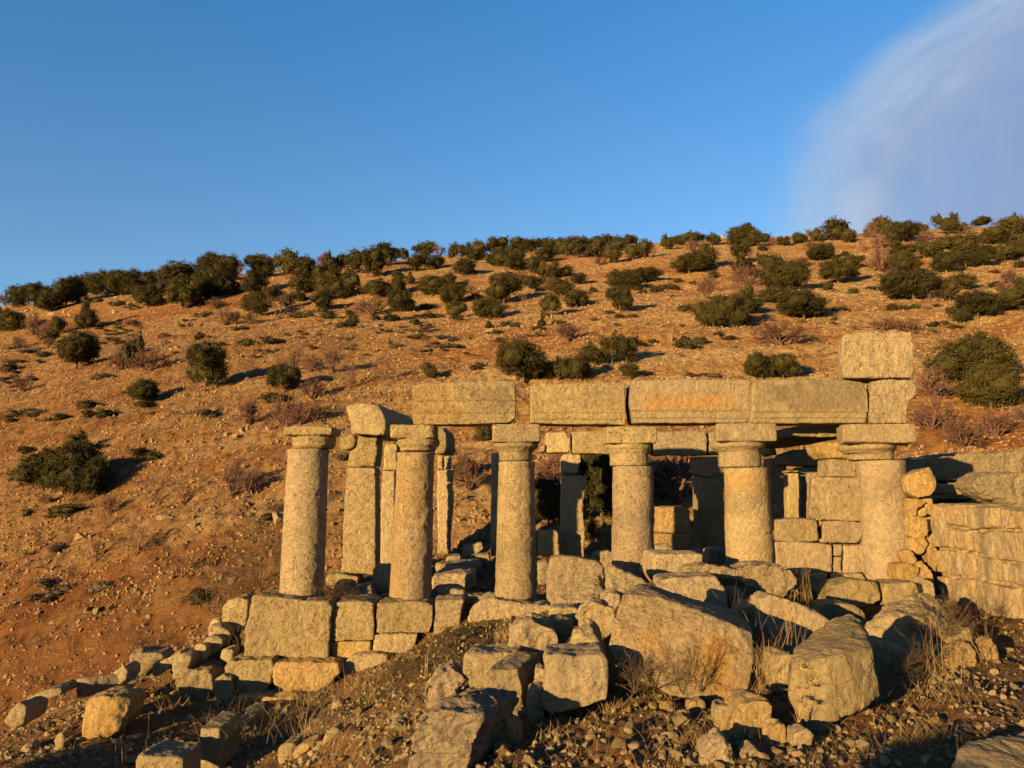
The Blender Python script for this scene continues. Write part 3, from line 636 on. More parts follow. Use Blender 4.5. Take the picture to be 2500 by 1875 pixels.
fb('slanting fallen block in front of the shaded flat-topped one', c5((470, 1100), (510, 1000), (560, 985), (730, 985), (742, 1020), (760, 1110), (770, 1200), (600, 1180), (480, 1130)), 6.35, .6, 'stone_grey', yaw=R(18), amp=.024, layer=.015)
bl('knobbly rounded boulder at the foot of the grassy slope', c5((75, 1140), (90, 1080), (180, 1010), (290, 972), (370, 1010), (390, 1070), (375, 1120), (240, 1200), (110, 1190)), 6.85, .45, 'stone_grey', amp=.05, edge=.6, layer=.03)
bl('big ragged-topped block at the bottom edge of the photo, half in shadow', c5((-55, 1690), (0, 1500), (25, 1350), (80, 1275), (200, 1262), (350, 1280), (500, 1295), (490, 1380), (440, 1500), (390, 1660), (370, 1740)), 5.15, .75, 'stone_grey', name='fallen_block', cat='block', yaw=R(22), ncut=4, amp=.035, edge=.5, layer=.035, cut=(.02, .06), voxel=.0115)
bl('wedge-shaped yellowish stone right of the ragged-topped block', c5((548, 1490), (555, 1430), (585, 1355), (650, 1340), (740, 1400), (778, 1460), (700, 1520), (570, 1540)), None, .35, 'stone_warm', amp=.018, edge=.25)
bl('small stone tucked against the left of the cube shaped block', c5((842, 1060), (850, 1000), (900, 985), (930, 1020), (925, 1105), (870, 1095)), 6.2, .3, 'stone')
bl('small shaded boulder in the gap below the cube shaped block', c5((795, 1250), (820, 1170), (860, 1120), (905, 1110), (915, 1180), (900, 1260), (840, 1285)), 6.0, .4, 'stone_grey')
bl('small triangular boulder behind the pyramid shaped one', c5((1125, 670), (1160, 600), (1240, 545), (1290, 535), (1390, 580), (1400, 650), (1370, 740), (1280, 760), (1150, 720)), 7.6, .5, 'stone', amp=.03)
bl('tilted flat-faced block right beside the third column', c5((922, 480), (935, 330), (955, 232), (1100, 235), (1290, 262), (1325, 290), (1320, 400), (1180, 490), (960, 505)), 9.6, .6, 'stone_pit', name='fallen_block', cat='block', ncut=3, amp=.02, edge=.4)
hull('pointed speckled stone lying against the tilted flat-faced block', c5, [(948, 575, 8.85), (1270, 340, 9.3), (1352, 460, 9.35), (1300, 565, 8.7), (1000, 500, 9.1), (1150, 410, 9.25), (1130, 580, 8.65), (1000, 560, 9.3)], 'stone_grey', .03, .3, voxel=.018)
bl('small rounded stone right of the pointed speckled stone', c5((1300, 540), (1310, 490), (1370, 462), (1430, 490), (1420, 540), (1340, 560)), 8.6, .35)
bl('low block at the foot of the pointed speckled stone', c5((948, 640), (950, 580), (1080, 570), (1140, 580), (1130, 650), (960, 660)), 8.3, .4, name='fallen_block', cat='block', ncut=2)
fb('squared block right of the fourth column, lit top', c5((1630, 340), (1650, 260), (1665, 212), (1800, 215), (1985, 212), (1992, 280), (1960, 370), (1700, 385)), 9.9, .7, 'stone', amp=.02, yaw=R(-4))
bl('low boulder against the foot of the fourth column, dark left side', c5((1350, 430), (1362, 350), (1390, 318), (1500, 360), (1620, 410), (1630, 450), (1500, 480), (1380, 480)), 8.7, .6, 'stone_grey', amp=.03, tilt=.6)
bl('long flat slab with crumbly top edge, before the fifth column', c5((1818, 380), (1822, 320), (1880, 290), (2000, 275), (2130, 300), (2212, 320)) + c6((380, 282), (600, 284), (680, 340), (722, 470), (680, 520), (380, 430), (200, 380)), 9.0, .55, 'stone_pit', ncut=4, amp=.03, edge=.5, layer=.02)
bl('shaded slanting block behind the orange stained boulder', c5((1655, 420), (1690, 385), (1900, 378), (2110, 378), (2150, 430), (2170, 600), (1960, 600), (1800, 520)), 8.1, .6, 'stone', ncut=5, amp=.024, tilt=.3, name='fallen_block', cat='block')
bl('small shaded stone in the hollow behind the dry stalks', c6((215, 500), (225, 450), (260, 432), (320, 470), (318, 540), (230, 545)), 8.6, .3)
bl('shaded rock leaning in the hollow left of the straight-edged boulder', c6((270, 640), (290, 580), (380, 530), (440, 560), (450, 680), (420, 740), (300, 720)), 7.8, .4)
bl('curved half buried stone before the lower course of the walled-up opening', c6((912, 490), (960, 440), (1080, 395), (1180, 400), (1276, 415), (1262, 510), (1100, 540), (920, 530)), 9.3, .6, 'stone_smooth', tilt=.3, edge=.6)
bl('oblong half buried stone at the foot of the rightmost column', c6((1260, 500), (1268, 420), (1400, 405), (1500, 402), (1522, 450), (1500, 500), (1300, 530)), 9.4, .5, 'stone_smooth', edge=.5)
bl('small upright stone at the corner of the right wall', c6((1525, 470), (1530, 390), (1560, 372), (1612, 410), (1620, 470), (1570, 490)), 9.6, .35, 'stone_smooth')
bl('flat speckled stone between the two large right boulders', c6((850, 620), (860, 560), (960, 552), (1080, 560), (1150, 600), (1180, 680), (1100, 700), (900, 660)), 8.3, .5, 'stone_pit')
bl('low slab lying in grass right of the tall pale boulder', c6((1240, 1000), (1250, 890), (1290, 845), (1400, 880), (1560, 910), (1610, 950), (1600, 1010), (1400, 1050)), 6.7, .5, 'stone_smooth', tilt=.7)
bl('long low rock slanting towards the right wall', c6((1710, 1000), (1760, 920), (1880, 860), (1940, 840), (1990, 900), (1960, 990), (1800, 1010)), None, .4, 'stone_warm', tilt=.8)
bl('low rock at the right end of the slanting rock', c6((1960, 960), (1970, 880), (2040, 810), (2090, 800), (2085, 870), (2060, 950)), None, .35, 'stone_warm', tilt=.4)
bl('small pale rock at the right foot of the humped boulder', c6((1680, 850), (1690, 790), (1800, 740), (1850, 700), (1880, 780), (1820, 860), (1740, 880)), 7.2, .4, 'stone_smooth')
bl('block of greenish pale stone low between stained boulder and tall pale boulder', c6((505, 1000), (515, 895), (600, 885), (665, 888), (640, 980), (625, 1050), (540, 1060)), 6.2, .4, 'stone')
bl('chunky rock with a shaded notch in the lower right rubble', c6((250, 1420), (265, 1300), (300, 1220), (400, 1195), (500, 1205), (528, 1250), (520, 1340), (480, 1430), (340, 1460)), None, .35, 'stone_warm', amp=.02, ncut=10)
bl('small cut rock right of the notched rock', c6((492, 1470), (510, 1390), (560, 1350), (615, 1360), (612, 1470), (560, 1500)), None, .22, 'stone_warm')
bl('pale rock at the left of the notched rock', c6((140, 1330), (150, 1250), (250, 1235), (290, 1290), (260, 1400), (190, 1410)), None, .25)
bl('leaning flat rock at the bottom edge below the notched rock', c6((50, 1580), (80, 1530), (200, 1452), (240, 1510), (280, 1600), (240, 1650), (110, 1660)), None, .25)
bl('triangular pale rock at the bottom edge', c6((320, 1590), (400, 1520), (470, 1580), (450, 1620), (360, 1630)), None, .2)
bl('flat wedge rock with fine rubble at its foot', c6((745, 1400), (760, 1300), (800, 1280), (900, 1320), (945, 1365), (860, 1395), (790, 1405)), None, .25)
bl('jagged rock in the lower right gravel', c6((655, 1480), (660, 1430), (740, 1390), (800, 1430), (790, 1490), (700, 1530)), None, .22)
hull('boulder in the bottom right corner of the photo, sunlit at its left end', c6, [(1715, 1690, 4.4), (1790, 1525, 4.62), (1860, 1500, 4.72), (1980, 1478, 4.82), (2060, 1432, 4.92), (2212, 1400, 5.0), (2330, 1420, 5.0), (2340, 1720, 4.4), (2000, 1570, 4.6), (1800, 1700, 4.8), (2340, 1600, 5.2), (1960, 1720, 4.35)], 'stone_smooth', .014, .3, voxel=.0115, fac=.014)
bl('rounded pale rock at the bottom centre right', c6((188, 1190), (200, 1150), (250, 1125), (320, 1130), (350, 1165), (300, 1200)), None, .25)
bl('yellowish square rock right of the thorn bush', c5((1880, 1290), (1885, 1230), (1960, 1200), (2000, 1215), (2002, 1270), (1930, 1300)), None, .2, 'stone_warm')
bl('upright pointed pale rock by the thorn bush', c6((10, 1170), (30, 1120), (80, 1090), (120, 1130), (110, 1170), (50, 1190)), None, .18)
# slabs and blocks on the temple floor
G5 = 'slabs on the temple floor'
def sl(label, poly, D, depth=.7, mat='stone_grey', **k):
    k.setdefault('ncut', 3); k.setdefault('amp', .025)
    return bl(label, poly, D, depth, mat, 'floor_slab', 'slab', group=G5, voxel=.024, **k)
sl('broad shaded floor slab between the second and third columns', c5((145, 400), (150, 360), (300, 350), (440, 360), (440, 430), (300, 470), (150, 450)), 12.5, 1.5)
sl('sun-streaked floor slab at the foot of the second column', c5((140, 490), (150, 455), (260, 445), (380, 465), (370, 505), (200, 520)), 11.55, .6)
sl('low slab left of the third column foot', c5((330, 530), (340, 500), (450, 490), (540, 500), (540, 545), (400, 550)), 11.45, .5)
sl('shaded block tilted on the floor below the lone slim pier', c5((352, 215), (355, 160), (490, 135), (498, 185), (370, 225)), 15.5, .5, amp=.012)
sl('low slab under the tilted shaded block', c5((405, 250), (405, 222), (540, 215), (545, 255)), 15.2, .6)
sl('shaded cube on the floor left of the tilted block', c5((245, 285), (247, 225), (345, 228), (345, 290)), 14.6, .5)
sl('flat slab behind the broad shaded slab', c5((160, 300), (180, 280), (480, 270), (500, 330), (200, 340)), 14.0, .9)
sl('shaded hump of stone left of the fourth column', c5((1240, 300), (1250, 220), (1300, 195), (1370, 195), (1375, 300)), 12.4, .6)
sl('slim upright stone between tilted block and fourth column', c5((1318, 400), (1325, 320), (1368, 322), (1350, 400)), 10.2, .4)
sl('shaded stones behind the tilted flat-faced block', c5((862, 330), (865, 270), (940, 250), (945, 380), (865, 390)), 12.8, .6)
sl('sunlit block with shaded foot, behind the squared block', c6((85, 230), (95, 175), (180, 178), (206, 200), (206, 300), (90, 290)), 13.0, .6, 'stone', amp=.014)
sl('shaded block left of the fifth column foot', c6((-20, 190), (0, 185), (50, 195), (58, 270), (-10, 275)), 12.2, .5, 'stone', amp=.014)
sl('dark hump behind the squared block', c5((1650, 240), (1655, 160), (1730, 150), (1800, 190), (1795, 240)), 12.6, .5)
bl('upright stone behind the left edge of the second column', c4((1175, 340), (1185, 260), (1215, 225), (1300, 228), (1330, 300), (1320, 430), (1210, 425)), 12.3, .5, 'stone_pit')
sl('pavement slab at the foot of the pier with the cornice block', c4((830, 345), (835, 300), (950, 292), (1080, 315), (1075, 345), (900, 360)), 13.3, .7, 'stone')
sl('shaded slab between the two left columns', c4((1040, 420), (1060, 385), (1170, 365), (1200, 420)), 11.9, .6)
sl('shaded stones right of the dry bush', c4((905, 390), (915, 350), (1000, 345), (1040, 370), (1030, 410)), 12.2, .5)
# left bank
def lb(label, poly, D=None, depth=.45, mat='stone', **k): return bl(label, poly, D, depth, mat, **k)
lb('speckled boulder leaning against the huge corner block', c7((1487, 610), (1500, 560), (1560, 510), (1620, 495), (1685, 520), (1680, 590), (1650, 680), (1550, 690), (1500, 660)), 11.6, .55, 'stone_pit', amp=.035, ncut=10)
lb('tilted square stone below the speckled boulder', c7((1400, 735), (1420, 690), (1480, 690), (1562, 750), (1535, 797), (1430, 750)), 11.3, .4)
lb('upright stone behind the tilted square stone', c7((1395, 770), (1410, 660), (1470, 645), (1500, 690), (1490, 780)), 11.6, .4)
lb('flat cracked stones under the tilted square stone', c7((1370, 830), (1375, 775), (1440, 762), (1500, 790), (1500, 830), (1420, 850)), 11.1, .4, 'stone_grey', layer=.03)
lb('small pale stone left of the flat cracked stones', c7((1308, 880), (1312, 830), (1350, 818), (1395, 830), (1390, 880)), 10.9, .3)
lb('small pale stone on the grass left of the huge corner block', c7((1478, 895), (1490, 862), (1550, 848), (1578, 870), (1560, 905)), 10.9, .3)
lb('block with a flat step on the crest of the left bank', c7((866, 965), (872, 890), (930, 850), (960, 880), (1080, 878), (1120, 920), (1060, 945), (980, 985), (900, 985)), 10.9, .5, 'stone_pit', ncut=9)
lb('angular slab sloping on the crest of the left bank', c7((1000, 990), (1060, 950), (1150, 910), (1210, 865), (1240, 900), (1220, 940), (1090, 980)), 10.7, .4)
lb('squarish stone right of the angular sloping slab', c7((1158, 1000), (1162, 940), (1230, 880), (1290, 885), (1300, 940), (1240, 995)), 10.6, .4)
lb('beam-like stone with a sunlit end on the left bank', c7((490, 1070), (500, 1055), (580, 1040), (600, 1090), (595, 1110), (510, 1130)), 10.0, .6, 'stone', yaw=R(55), ncut=1, amp=.012)
lb('rounded stone beside the beam-like stone', c7((738, 1050), (760, 1000), (820, 965), (865, 1000), (855, 1045), (790, 1068)), 10.2, .4)
lb('big yellow boulder set in the left slope', c7((530, 1400), (530, 1290), (560, 1210), (640, 1185), (760, 1195), (830, 1225), (850, 1320), (800, 1380), (700, 1440), (570, 1475)), 8.9, .5, 'stone_warm', tilt=.12, amp=.02, edge=.4, back=1.0)
lb('fractured stones capping the yellow boulder', c7((550, 1215), (580, 1180), (680, 1165), (790, 1180), (800, 1200), (600, 1215)), 9.1, .5, 'stone_grey', layer=.03)
lb('pale pointed stone near the left edge of the photo', c7((15, 1330), (70, 1270), (130, 1215), (180, 1250), (160, 1330), (60, 1350)), 8.9, .45, 'stone')
lb('long low stone at the crest by the left edge', c7((125, 1225), (150, 1195), (260, 1150), (340, 1120), (430, 1130), (400, 1170), (250, 1200)), 9.6, .5, 'stone_grey')
lb('slanting pale stone low at the left edge', c7((310, 1555), (350, 1520), (410, 1475), (440, 1480), (420, 1530), (360, 1560)), None, .3)
lb('round pale stone left of the yellow boulder', c7((358, 1470), (370, 1440), (410, 1422), (445, 1445), (440, 1480), (390, 1495)), None, .25)
lb('small slanting stone below the round pale stone', c7((455, 1508), (480, 1475), (530, 1450), (540, 1480), (490, 1510)), None, .25)
lb('small flat stone at the edge of the bottom shadow', c7((120, 1535), (150, 1505), (205, 1515), (200, 1545)), None, .25)
lb('squared block with lit upper half, low on the left slope', c7((1338, 1620), (1346, 1500), (1352, 1388), (1420, 1392), (1486, 1398), (1484, 1500), (1476, 1640), (1400, 1660)), 8.0, .6, 'stone', ncut=0, amp=.012, name='fallen_block', cat='block', back=1, edge=.25)
lb('flat-topped block cut by the bottom edge, left of centre', c7((905, 1700), (918, 1600), (930, 1572), (1060, 1590), (1240, 1595), (1246, 1720)), 7.3, .5, 'stone_pit', ncut=1, name='fallen_block', cat='block')
lb('small upright cut stone before the lowest ledge stone', c4((286, 1340), (288, 1240), (320, 1228), (400, 1235), (398, 1310), (330, 1335)), 9.9, .3, ncut=2)
lb('slanting slab leaning right of the small upright cut stone', c4((405, 1310), (450, 1250), (530, 1205), (545, 1240), (500, 1300), (430, 1318)), 9.9, .3)
lb('shaded slanting slab behind the dry stalks', c4((465, 1330), (520, 1270), (580, 1232), (590, 1280), (540, 1325)), 9.7, .3)
lb('shaded stone with a lit rim on the left slope, before long grass', c4((508, 1580), (520, 1520), (560, 1490), (640, 1480), (660, 1520), (600, 1600), (540, 1610)), None, .3)
lb('wedge stone with a bright face beside the shaded rimmed stone', c4((605, 1590), (625, 1530), (690, 1490), (780, 1472), (790, 1500), (720, 1540), (640, 1590)), None, .3, 'stone_warm')
lb('upright wedge stone on the soil slope below the ledges', c4((825, 1480), (850, 1420), (900, 1380), (940, 1370), (950, 1410), (890, 1450), (850, 1490)), None, .25)
lb('white stone lying high on the soil slope', c4((878, 1225), (900, 1195), (960, 1190), (975, 1220), (930, 1240)), None, .2)
lb('flat pale stone on the soil slope beneath the long cracked ledge stone', c4((1130, 1115), (1160, 1095), (1220, 1080), (1225, 1095), (1180, 1115)), None, .2)

# ------------------------------------------------------------------ masonry wall on the right
def right_wall():
    bm = bmesh.new(); r = np.random.default_rng(8)
    A = P(2263, 1300, 10.45)[:2]; Bp = P(2560, 1300, 8.1)[:2]; ax = (Bp - A) / np.linalg.norm(Bp - A); nm_ = np.array((-ax[1], ax[0]))
    if nm_[0] > 0: nm_ = -nm_
    L_ = float(np.linalg.norm(Bp - A)) + 1.6
    def pt(t, z, dep): q = A + ax * t - nm_ * dep; return (q[0], q[1], z)
    zs = [-.25, .18, .50, .80, 1.12, 1.50]
    lines = [[z + .035 * math.sin(k * 2.1 + 3.1 * t) + (.0 if k < 5 else -.05 * t) for t in np.linspace(0, L_, 30)] for k, z in enumerate(zs)]
    zat = lambda k, t: float(np.interp(t, np.linspace(0, L_, 30), lines[k]))
    for k in range(5):
        t = -.0
        while t < L_:
            w = r.uniform(.3, .78); t1 = min(t + w, L_); g = r.uniform(.014, .024); o = r.uniform(0, .08); j = lambda: r.uniform(-.03, .03)
            f_ = [(t + g, zat(k, t) + g + j() * .5), (t1 - g, zat(k, t1) + g + j() * .5), (t1 - g + j(), zat(k + 1, t1) - g - (r.uniform(0, .1) if k == 4 else 0)), (t + g + j(), zat(k + 1, t) - g - (r.uniform(0, .08) if k == 4 else 0))]
            prism(bm, [pt(a, z, o + r.uniform(0, .02)) for a, z in f_], [pt(a, z, .5) for a, z in f_]); t = t1
    prism(bm, [pt(-.02, -.3, .15), pt(L_, -.3, .15), pt(L_, 1.30, .15), pt(-.02, 1.40, .15)], [pt(-.02, -.3, .75), pt(L_, -.3, .75), pt(L_, 1.30, .75), pt(-.02, 1.40, .75)])
    def post(v, f, rr):
        t = (v[:, 0] - A[0]) * ax[0] + (v[:, 1] - A[1]) * ax[1]
        fl = ridged(np.stack([t * 6 + .8 * perlin(v * 1.5), v[:, 2] * .9, t * 0], -1), 3)
        fr = .009 * fl * sstep(-.3, .3, perlin(v * 1.1 + 20)) + .012 * facet(v, .26)
        v = v.copy(); v[:, 0] -= nm_[0] * fr; v[:, 1] -= nm_[1] * fr
        return v, {'orange': .22 * sstep(.1, .5, fbm(v * 1.8 + 77, 3)), 'grime': .5 * sstep(.2, .5, fbm(np.stack([t * 3, v[:, 2] * .7, t * 0 + 9], -1), 3))}
    o = finish(bm, 'masonry_wall', 'stone_smooth', .0165, .012, 3.5, .4, .003, post=post)
    tag(o, 'sunlit eroded masonry wall closing the ruin on the right', 'wall')
right_wall()
stone('capping_block', 'large pitted block lying on the right wall at the photo edge', 'block', c3((1890, 1210), (1900, 1150), (1990, 1118), (2120, 1115), (2330, 1140), (2330, 1380), (2150, 1370), (2060, 1310), (1960, 1270)), 9.75, .75, 'stone_grey', .035, 4, .5, .02, ncut=3, pit=.02, yaw=R(10))
stone('long_wall_block', 'long top block behind the right wall, shaded at its left end', 'block', c3((1405, 1020), (1640, 1010), (1700, 995), (1860, 985), (1990, 990), (2100, 970), (2400, 955), (2400, 1170), (1900, 1172), (1640, 1172), (1405, 1160)), 13.0, .9, 'stone_grey', .03, 2.5, .5, .026, pit=.008)
stone('long_wall_block', 'ochre lower course beneath the long top block behind the right wall', 'block', c3((1400, 1190), (1890, 1184), (2400, 1184), (2400, 1300), (1400, 1300)), 12.95, .9, 'stone_warm', .02, 2.5, .4, .028)
stone('ledge_slab', 'flat ledge slab between the right wall and the long top block', 'slab', c3((1600, 1222), (1640, 1204), (1880, 1206), (2000, 1230), (1990, 1262), (1620, 1262)), 11.3, 1.2, 'stone_warm', .02, 3, .4, .024)
bl('tilted block perched on rubble beside the rightmost column', c3((1408, 1160), (1430, 1130), (1590, 1076), (1622, 1130), (1640, 1200), (1590, 1270), (1500, 1290), (1430, 1250)), 10.35, .5, 'stone_warm', name='fallen_block', cat='block', ncut=3, amp=.006, edge=.12, fac=.007, sink=.0, voxel=.014)
G6 = 'ochre rubble packed beside the rightmost column'
for lab, pl, d in (('small ochre stone wedged against the right wall, upper of three', c3((1540, 1300), (1590, 1290), (1612, 1340), (1590, 1395), (1550, 1380)), 10.42),
                   ('small ochre stone wedged against the right wall, middle of three', c3((1550, 1420), (1600, 1410), (1612, 1480), (1580, 1520), (1552, 1490)), 10.42),
                   ('small ochre stone wedged against the right wall, lowest of three', c3((1545, 1530), (1600, 1530), (1618, 1600), (1590, 1659), (1550, 1650)), 10.4),
                   ('dusty ochre stone in the corner below the wedged stones', c6((1560, 150), (1610, 140), (1640, 230), (1620, 330), (1570, 280)), 10.35)):
    bl(lab, pl, d, .3, 'stone_warm', name='rubble_stone', cat='stone', group=G6, ncut=4, amp=.01, edge=.12, voxel=.012, sink=.02, fac=.018)
for lab, pl, d in (('flat ochre stone right under the tilted perched block', c3((1425, 1290), (1500, 1290), (1560, 1320), (1500, 1355), (1435, 1365)), 10.35),
                   ('ochre stone on the left of the rubble pile, second from its top', c3((1438, 1365), (1500, 1350), (1490, 1400), (1440, 1420)), 10.35),
                   ('small ochre stone on the right of the rubble pile', c3((1495, 1370), (1550, 1345), (1565, 1400), (1500, 1415)), 10.4),
                   ('largest ochre stone in the middle of the rubble pile', c3((1438, 1410), (1500, 1400), (1565, 1420), (1560, 1530), (1500, 1560), (1440, 1540)), 10.3),
                   ('rust coloured lowest stone of the rubble pile', c3((1445, 1560), (1540, 1545), (1565, 1600), (1540, 1659), (1460, 1659)), 10.3),
                   ('pale wedge stone leaning at the foot of the rubble pile', c6((1385, 230), (1400, 195), (1450, 185), (1500, 260), (1440, 290)), 10.2),
                   ('rough ochre stone at the base of the rubble pile', c6((1470, 280), (1520, 260), (1590, 330), (1610, 400), (1500, 400)), 10.2),
                   ('pale squared stone against the foot of the rightmost column', c6((1355, 290), (1440, 265), (1500, 300), (1500, 390), (1360, 400)), 10.15)):
    bl(lab, pl, d, .35, 'stone_warm', name='rubble_stone', cat='stone', group=G6, ncut=4, amp=.01, edge=.12, voxel=.012, sink=.02, fac=.018)
def add_shadow_wall():  # unseen wall stumps, added only to shade the lower right
    bm = bmesh.new(); r = np.random.default_rng(31)
    for x, w, h in ((-3.45, .4, 1.3), (-2.9, .7, .6), (-2.1, .4, 1.2)):
        box(bm, x - w / 2, x + w / 2, -2.4 + r.uniform(-.05, .05), -1.8, -.8, h)
    o = finish(bm, 'shadow_wall', 'stone_grey', .05, .05, 2, .6); tag(o, 'unseen wall stump added left of and behind the viewpoint, shading the lower right', 'wall')
add_shadow_wall()
bpy.data.objects.remove(_tmp)
# ------------------------------------------------------------------ ground
def build_ground():
    ys = np.concatenate([np.linspace(-45, 2.9, 40), np.linspace(3, 12, 300), np.linspace(12.04, 20, 150), np.geomspace(20.1, 126, 330), np.geomspace(128, 420, 20)])
    us = np.concatenate([np.linspace(-3.5, -.82, 24), np.linspace(-.8, .8, 640), np.linspace(.82, 3.5, 24)])
    Y, U = np.meshgrid(ys, us, indexing='ij'); X = U * np.maximum(Y, 5.5)
    Z = H0(X, Y)
    p = np.stack([X, Y, Z], -1).reshape(-1, 3); x, y = p[:, 0], p[:, 1]
    nearm = 1 - sstep(14, 18, y); d = relief(p)
    p[:, 2] += d
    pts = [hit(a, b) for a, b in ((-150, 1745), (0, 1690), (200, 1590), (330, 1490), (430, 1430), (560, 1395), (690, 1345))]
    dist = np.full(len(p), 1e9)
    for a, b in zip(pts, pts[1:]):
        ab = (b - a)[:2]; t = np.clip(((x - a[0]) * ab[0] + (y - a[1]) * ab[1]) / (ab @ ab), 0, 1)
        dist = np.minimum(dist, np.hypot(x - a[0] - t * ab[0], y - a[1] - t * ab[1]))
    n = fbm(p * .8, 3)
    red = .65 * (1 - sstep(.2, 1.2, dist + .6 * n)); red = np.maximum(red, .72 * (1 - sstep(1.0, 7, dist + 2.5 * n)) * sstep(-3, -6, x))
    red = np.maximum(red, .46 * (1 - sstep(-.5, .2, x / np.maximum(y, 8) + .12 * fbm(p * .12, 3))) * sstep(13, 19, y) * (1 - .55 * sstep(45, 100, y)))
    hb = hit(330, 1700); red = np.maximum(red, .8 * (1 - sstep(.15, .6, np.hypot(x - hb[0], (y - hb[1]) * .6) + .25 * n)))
    hm = hit(1120, 1570)
    moss = .6 * (1 - sstep(.5, 1.5, np.hypot((x - hm[0]) * .8, (y - hm[1]) * .75) + .5 * n)) * nearm
    hill = np.maximum(sstep(12, 19, y), sstep(-5.6, -7.2, x) )
    ny, nu = Y.shape; idx = np.arange(ny * nu).reshape(ny, nu)
    f = np.stack([idx[:-1, :-1], idx[:-1, 1:], idx[1:, 1:], idx[1:, :-1]], -1).reshape(-1, 4)
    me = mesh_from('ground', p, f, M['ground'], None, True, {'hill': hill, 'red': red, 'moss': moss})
    tag(link('ground', me), kind='structure')
build_ground()

# ------------------------------------------------------------------ loose stones
def ico(sub, rr, ncut=6, squash=(1, 1, 1)):
    bm = bmesh.new(); bmesh.ops.create_icosphere(bm, subdivisions=sub, radius=.5)
    ncut = ncut + 4
    off = rr.uniform(0, 99, 3)
    for v in bm.verts:
        c = np.array(v.co); v.co = Vector(c * (1 + .35 * float(perlin([c * 2.2 + off])[0])) * squash)
    cuts(bm, ncut, .1, .3, rr)
    bmesh.ops.triangulate(bm, faces=bm.faces); bmesh.ops.remove_doubles(bm, verts=bm.verts, dist=.004)
    v = np.array([q.co for q in bm.verts]); f = np.array([[w.index for w in q.verts] for q in bm.faces if len(q.verts) == 3]); bm.free()
    return v, f
rr = np.random.default_rng(21)
ROCKS = [ico(2, rr, 8, (1, rr.uniform(.6, .95), rr.uniform(.45, .75))) for _ in range(10)]
PEB = [ico(1, rr, 3, (1, rr.uniform(.6, 1), rr.uniform(.4, .8))) for _ in range(8)]
def inpoly(pt, poly):
    x, y = pt; c = False; n = len(poly)
    for i in range(n):
        (a, b), (p, q) = poly[i], poly[i - 1]
        if (b > y) != (q > y) and x < (p - a) * (y - b) / (q - b) + a: c = not c
    return c
def rubble(n, poly, smin, smax, label, group, mats=('stone_smooth', 'stone', 'stone_warm'), name='rubble_stone', pw=2.2, avoid=True):
    xs = [q[0] for q in poly]; ys = [q[1] for q in poly]; k = 0; tries = 0
    while k < n and tries < n * 40:
        tries += 1
        pt = (rr.uniform(min(xs), max(xs)), rr.uniform(min(ys), max(ys)))
        if not inpoly(pt, poly): continue
        if avoid and any(inpoly(pt, b) for b, d in BOULDERS): continue
        h = onground(hit(*pt))[0]
        v = int(rr.integers(len(RMESH[mats[0]]))); me = RMESH[mats[int(rr.integers(len(mats)))]][v]
        o = link(name, me, (h[0], h[1], h[2] + .0)); s = smin + (smax - smin) * rr.random() ** pw
        o.scale = (s, s * rr.uniform(.8, 1.1), s * rr.uniform(.7, 1.1)); o.rotation_euler = (rr.uniform(-.4, .4), rr.uniform(-.4, .4), rr.uniform(0, 6.3))
        o.location.z += s * .12
        tag(o, label, 'stone', group); k += 1
RMESH = {m: [mesh_from('rubble_stone', v, f, M[m], None, False) for v, f in ROCKS] for m in ('stone_smooth', 'stone', 'stone_warm', 'stone_hill')}
GR = 'loose rubble in the foreground'
rubble(70, [(1280, 1740), (1720, 1690), (1960, 1760), (2000, 1880), (1250, 1880)], .06, .2, 'small pale rubble stone among others on the ground below the orange stained boulder', GR)
rubble(45, [(1960, 1740), (2340, 1600), (2500, 1560), (2500, 1780), (2330, 1800), (2250, 1880), (1960, 1880)], .05, .15, 'small rubble stone among others on the shaded gravel at lower right', GR)
rubble(30, [(2150, 1560), (2380, 1490), (2500, 1530), (2450, 1640), (2200, 1680)], .06, .17, 'small rubble stone among others near the foot of the right wall', GR)
rubble(45, [(560, 1760), (880, 1660), (1010, 1700), (980, 1880), (560, 1880)], .06, .24, 'small rubble stone among others on the grassy slope below the ledges', GR)
rubble(50, [(20, 1790), (300, 1640), (420, 1620), (540, 1760), (480, 1870), (0, 1880)], .07, .28, 'small rubble stone among others on the left bank around the yellow boulder', GR)
rubble(14, [(1120, 1700), (1240, 1700), (1330, 1780), (1200, 1880), (1120, 1880)], .08, .2, 'small rubble stone among others in the gap right of the ragged-topped block', GR)
rubble(14, [(860, 1640), (1120, 1540), (1200, 1560), (1020, 1660), (900, 1760)], .05, .12, 'small rubble stone among others on the mossy soil slope', GR)
rubble(30, [(1060, 1360), (1480, 1330), (1780, 1340), (1780, 1400), (1100, 1450)], .08, .3, 'small stone among others on the shaded temple floor', 'stones on the temple floor', avoid=False)

HR = c2h = crop(0, 900, 3.16)
def hillrocks(c, items):
    for x, y, w, h in items:
        (px, py), = c((x, y)); w /= c.__defaults__[0] if c.__defaults__ else 1
def hill_rock(px, py, w, h, label):
    q = onground(hit(px, py))[0]; k = q[1] / FPX
    me = RMESH['stone_hill'][int(rr.integers(10))]
    o = link('hillside_rock', me, (q[0], q[1] + w * k * .3, q[2] + h * k * .35)); o.scale = (w * k * 1.15, w * k * 1.0, h * k * 1.9)
    o.rotation_euler = (rr.uniform(-.3, .3), rr.uniform(-.3, .3), rr.uniform(0, 6.3))
    tag(o, label, 'rock', 'pale rocks on the hillside')
for x, y, w, h in [(1740, 540, 70, 50), (1860, 540, 100, 70), (1800, 580, 90, 50), (1905, 520, 50, 60), (2060, 520, 100, 70)]:
    hill_rock(x / 3.16, 900 + y / 3.16, w / 3.16, h / 3.16, 'pale rock in the cluster left of the leftmost capital')
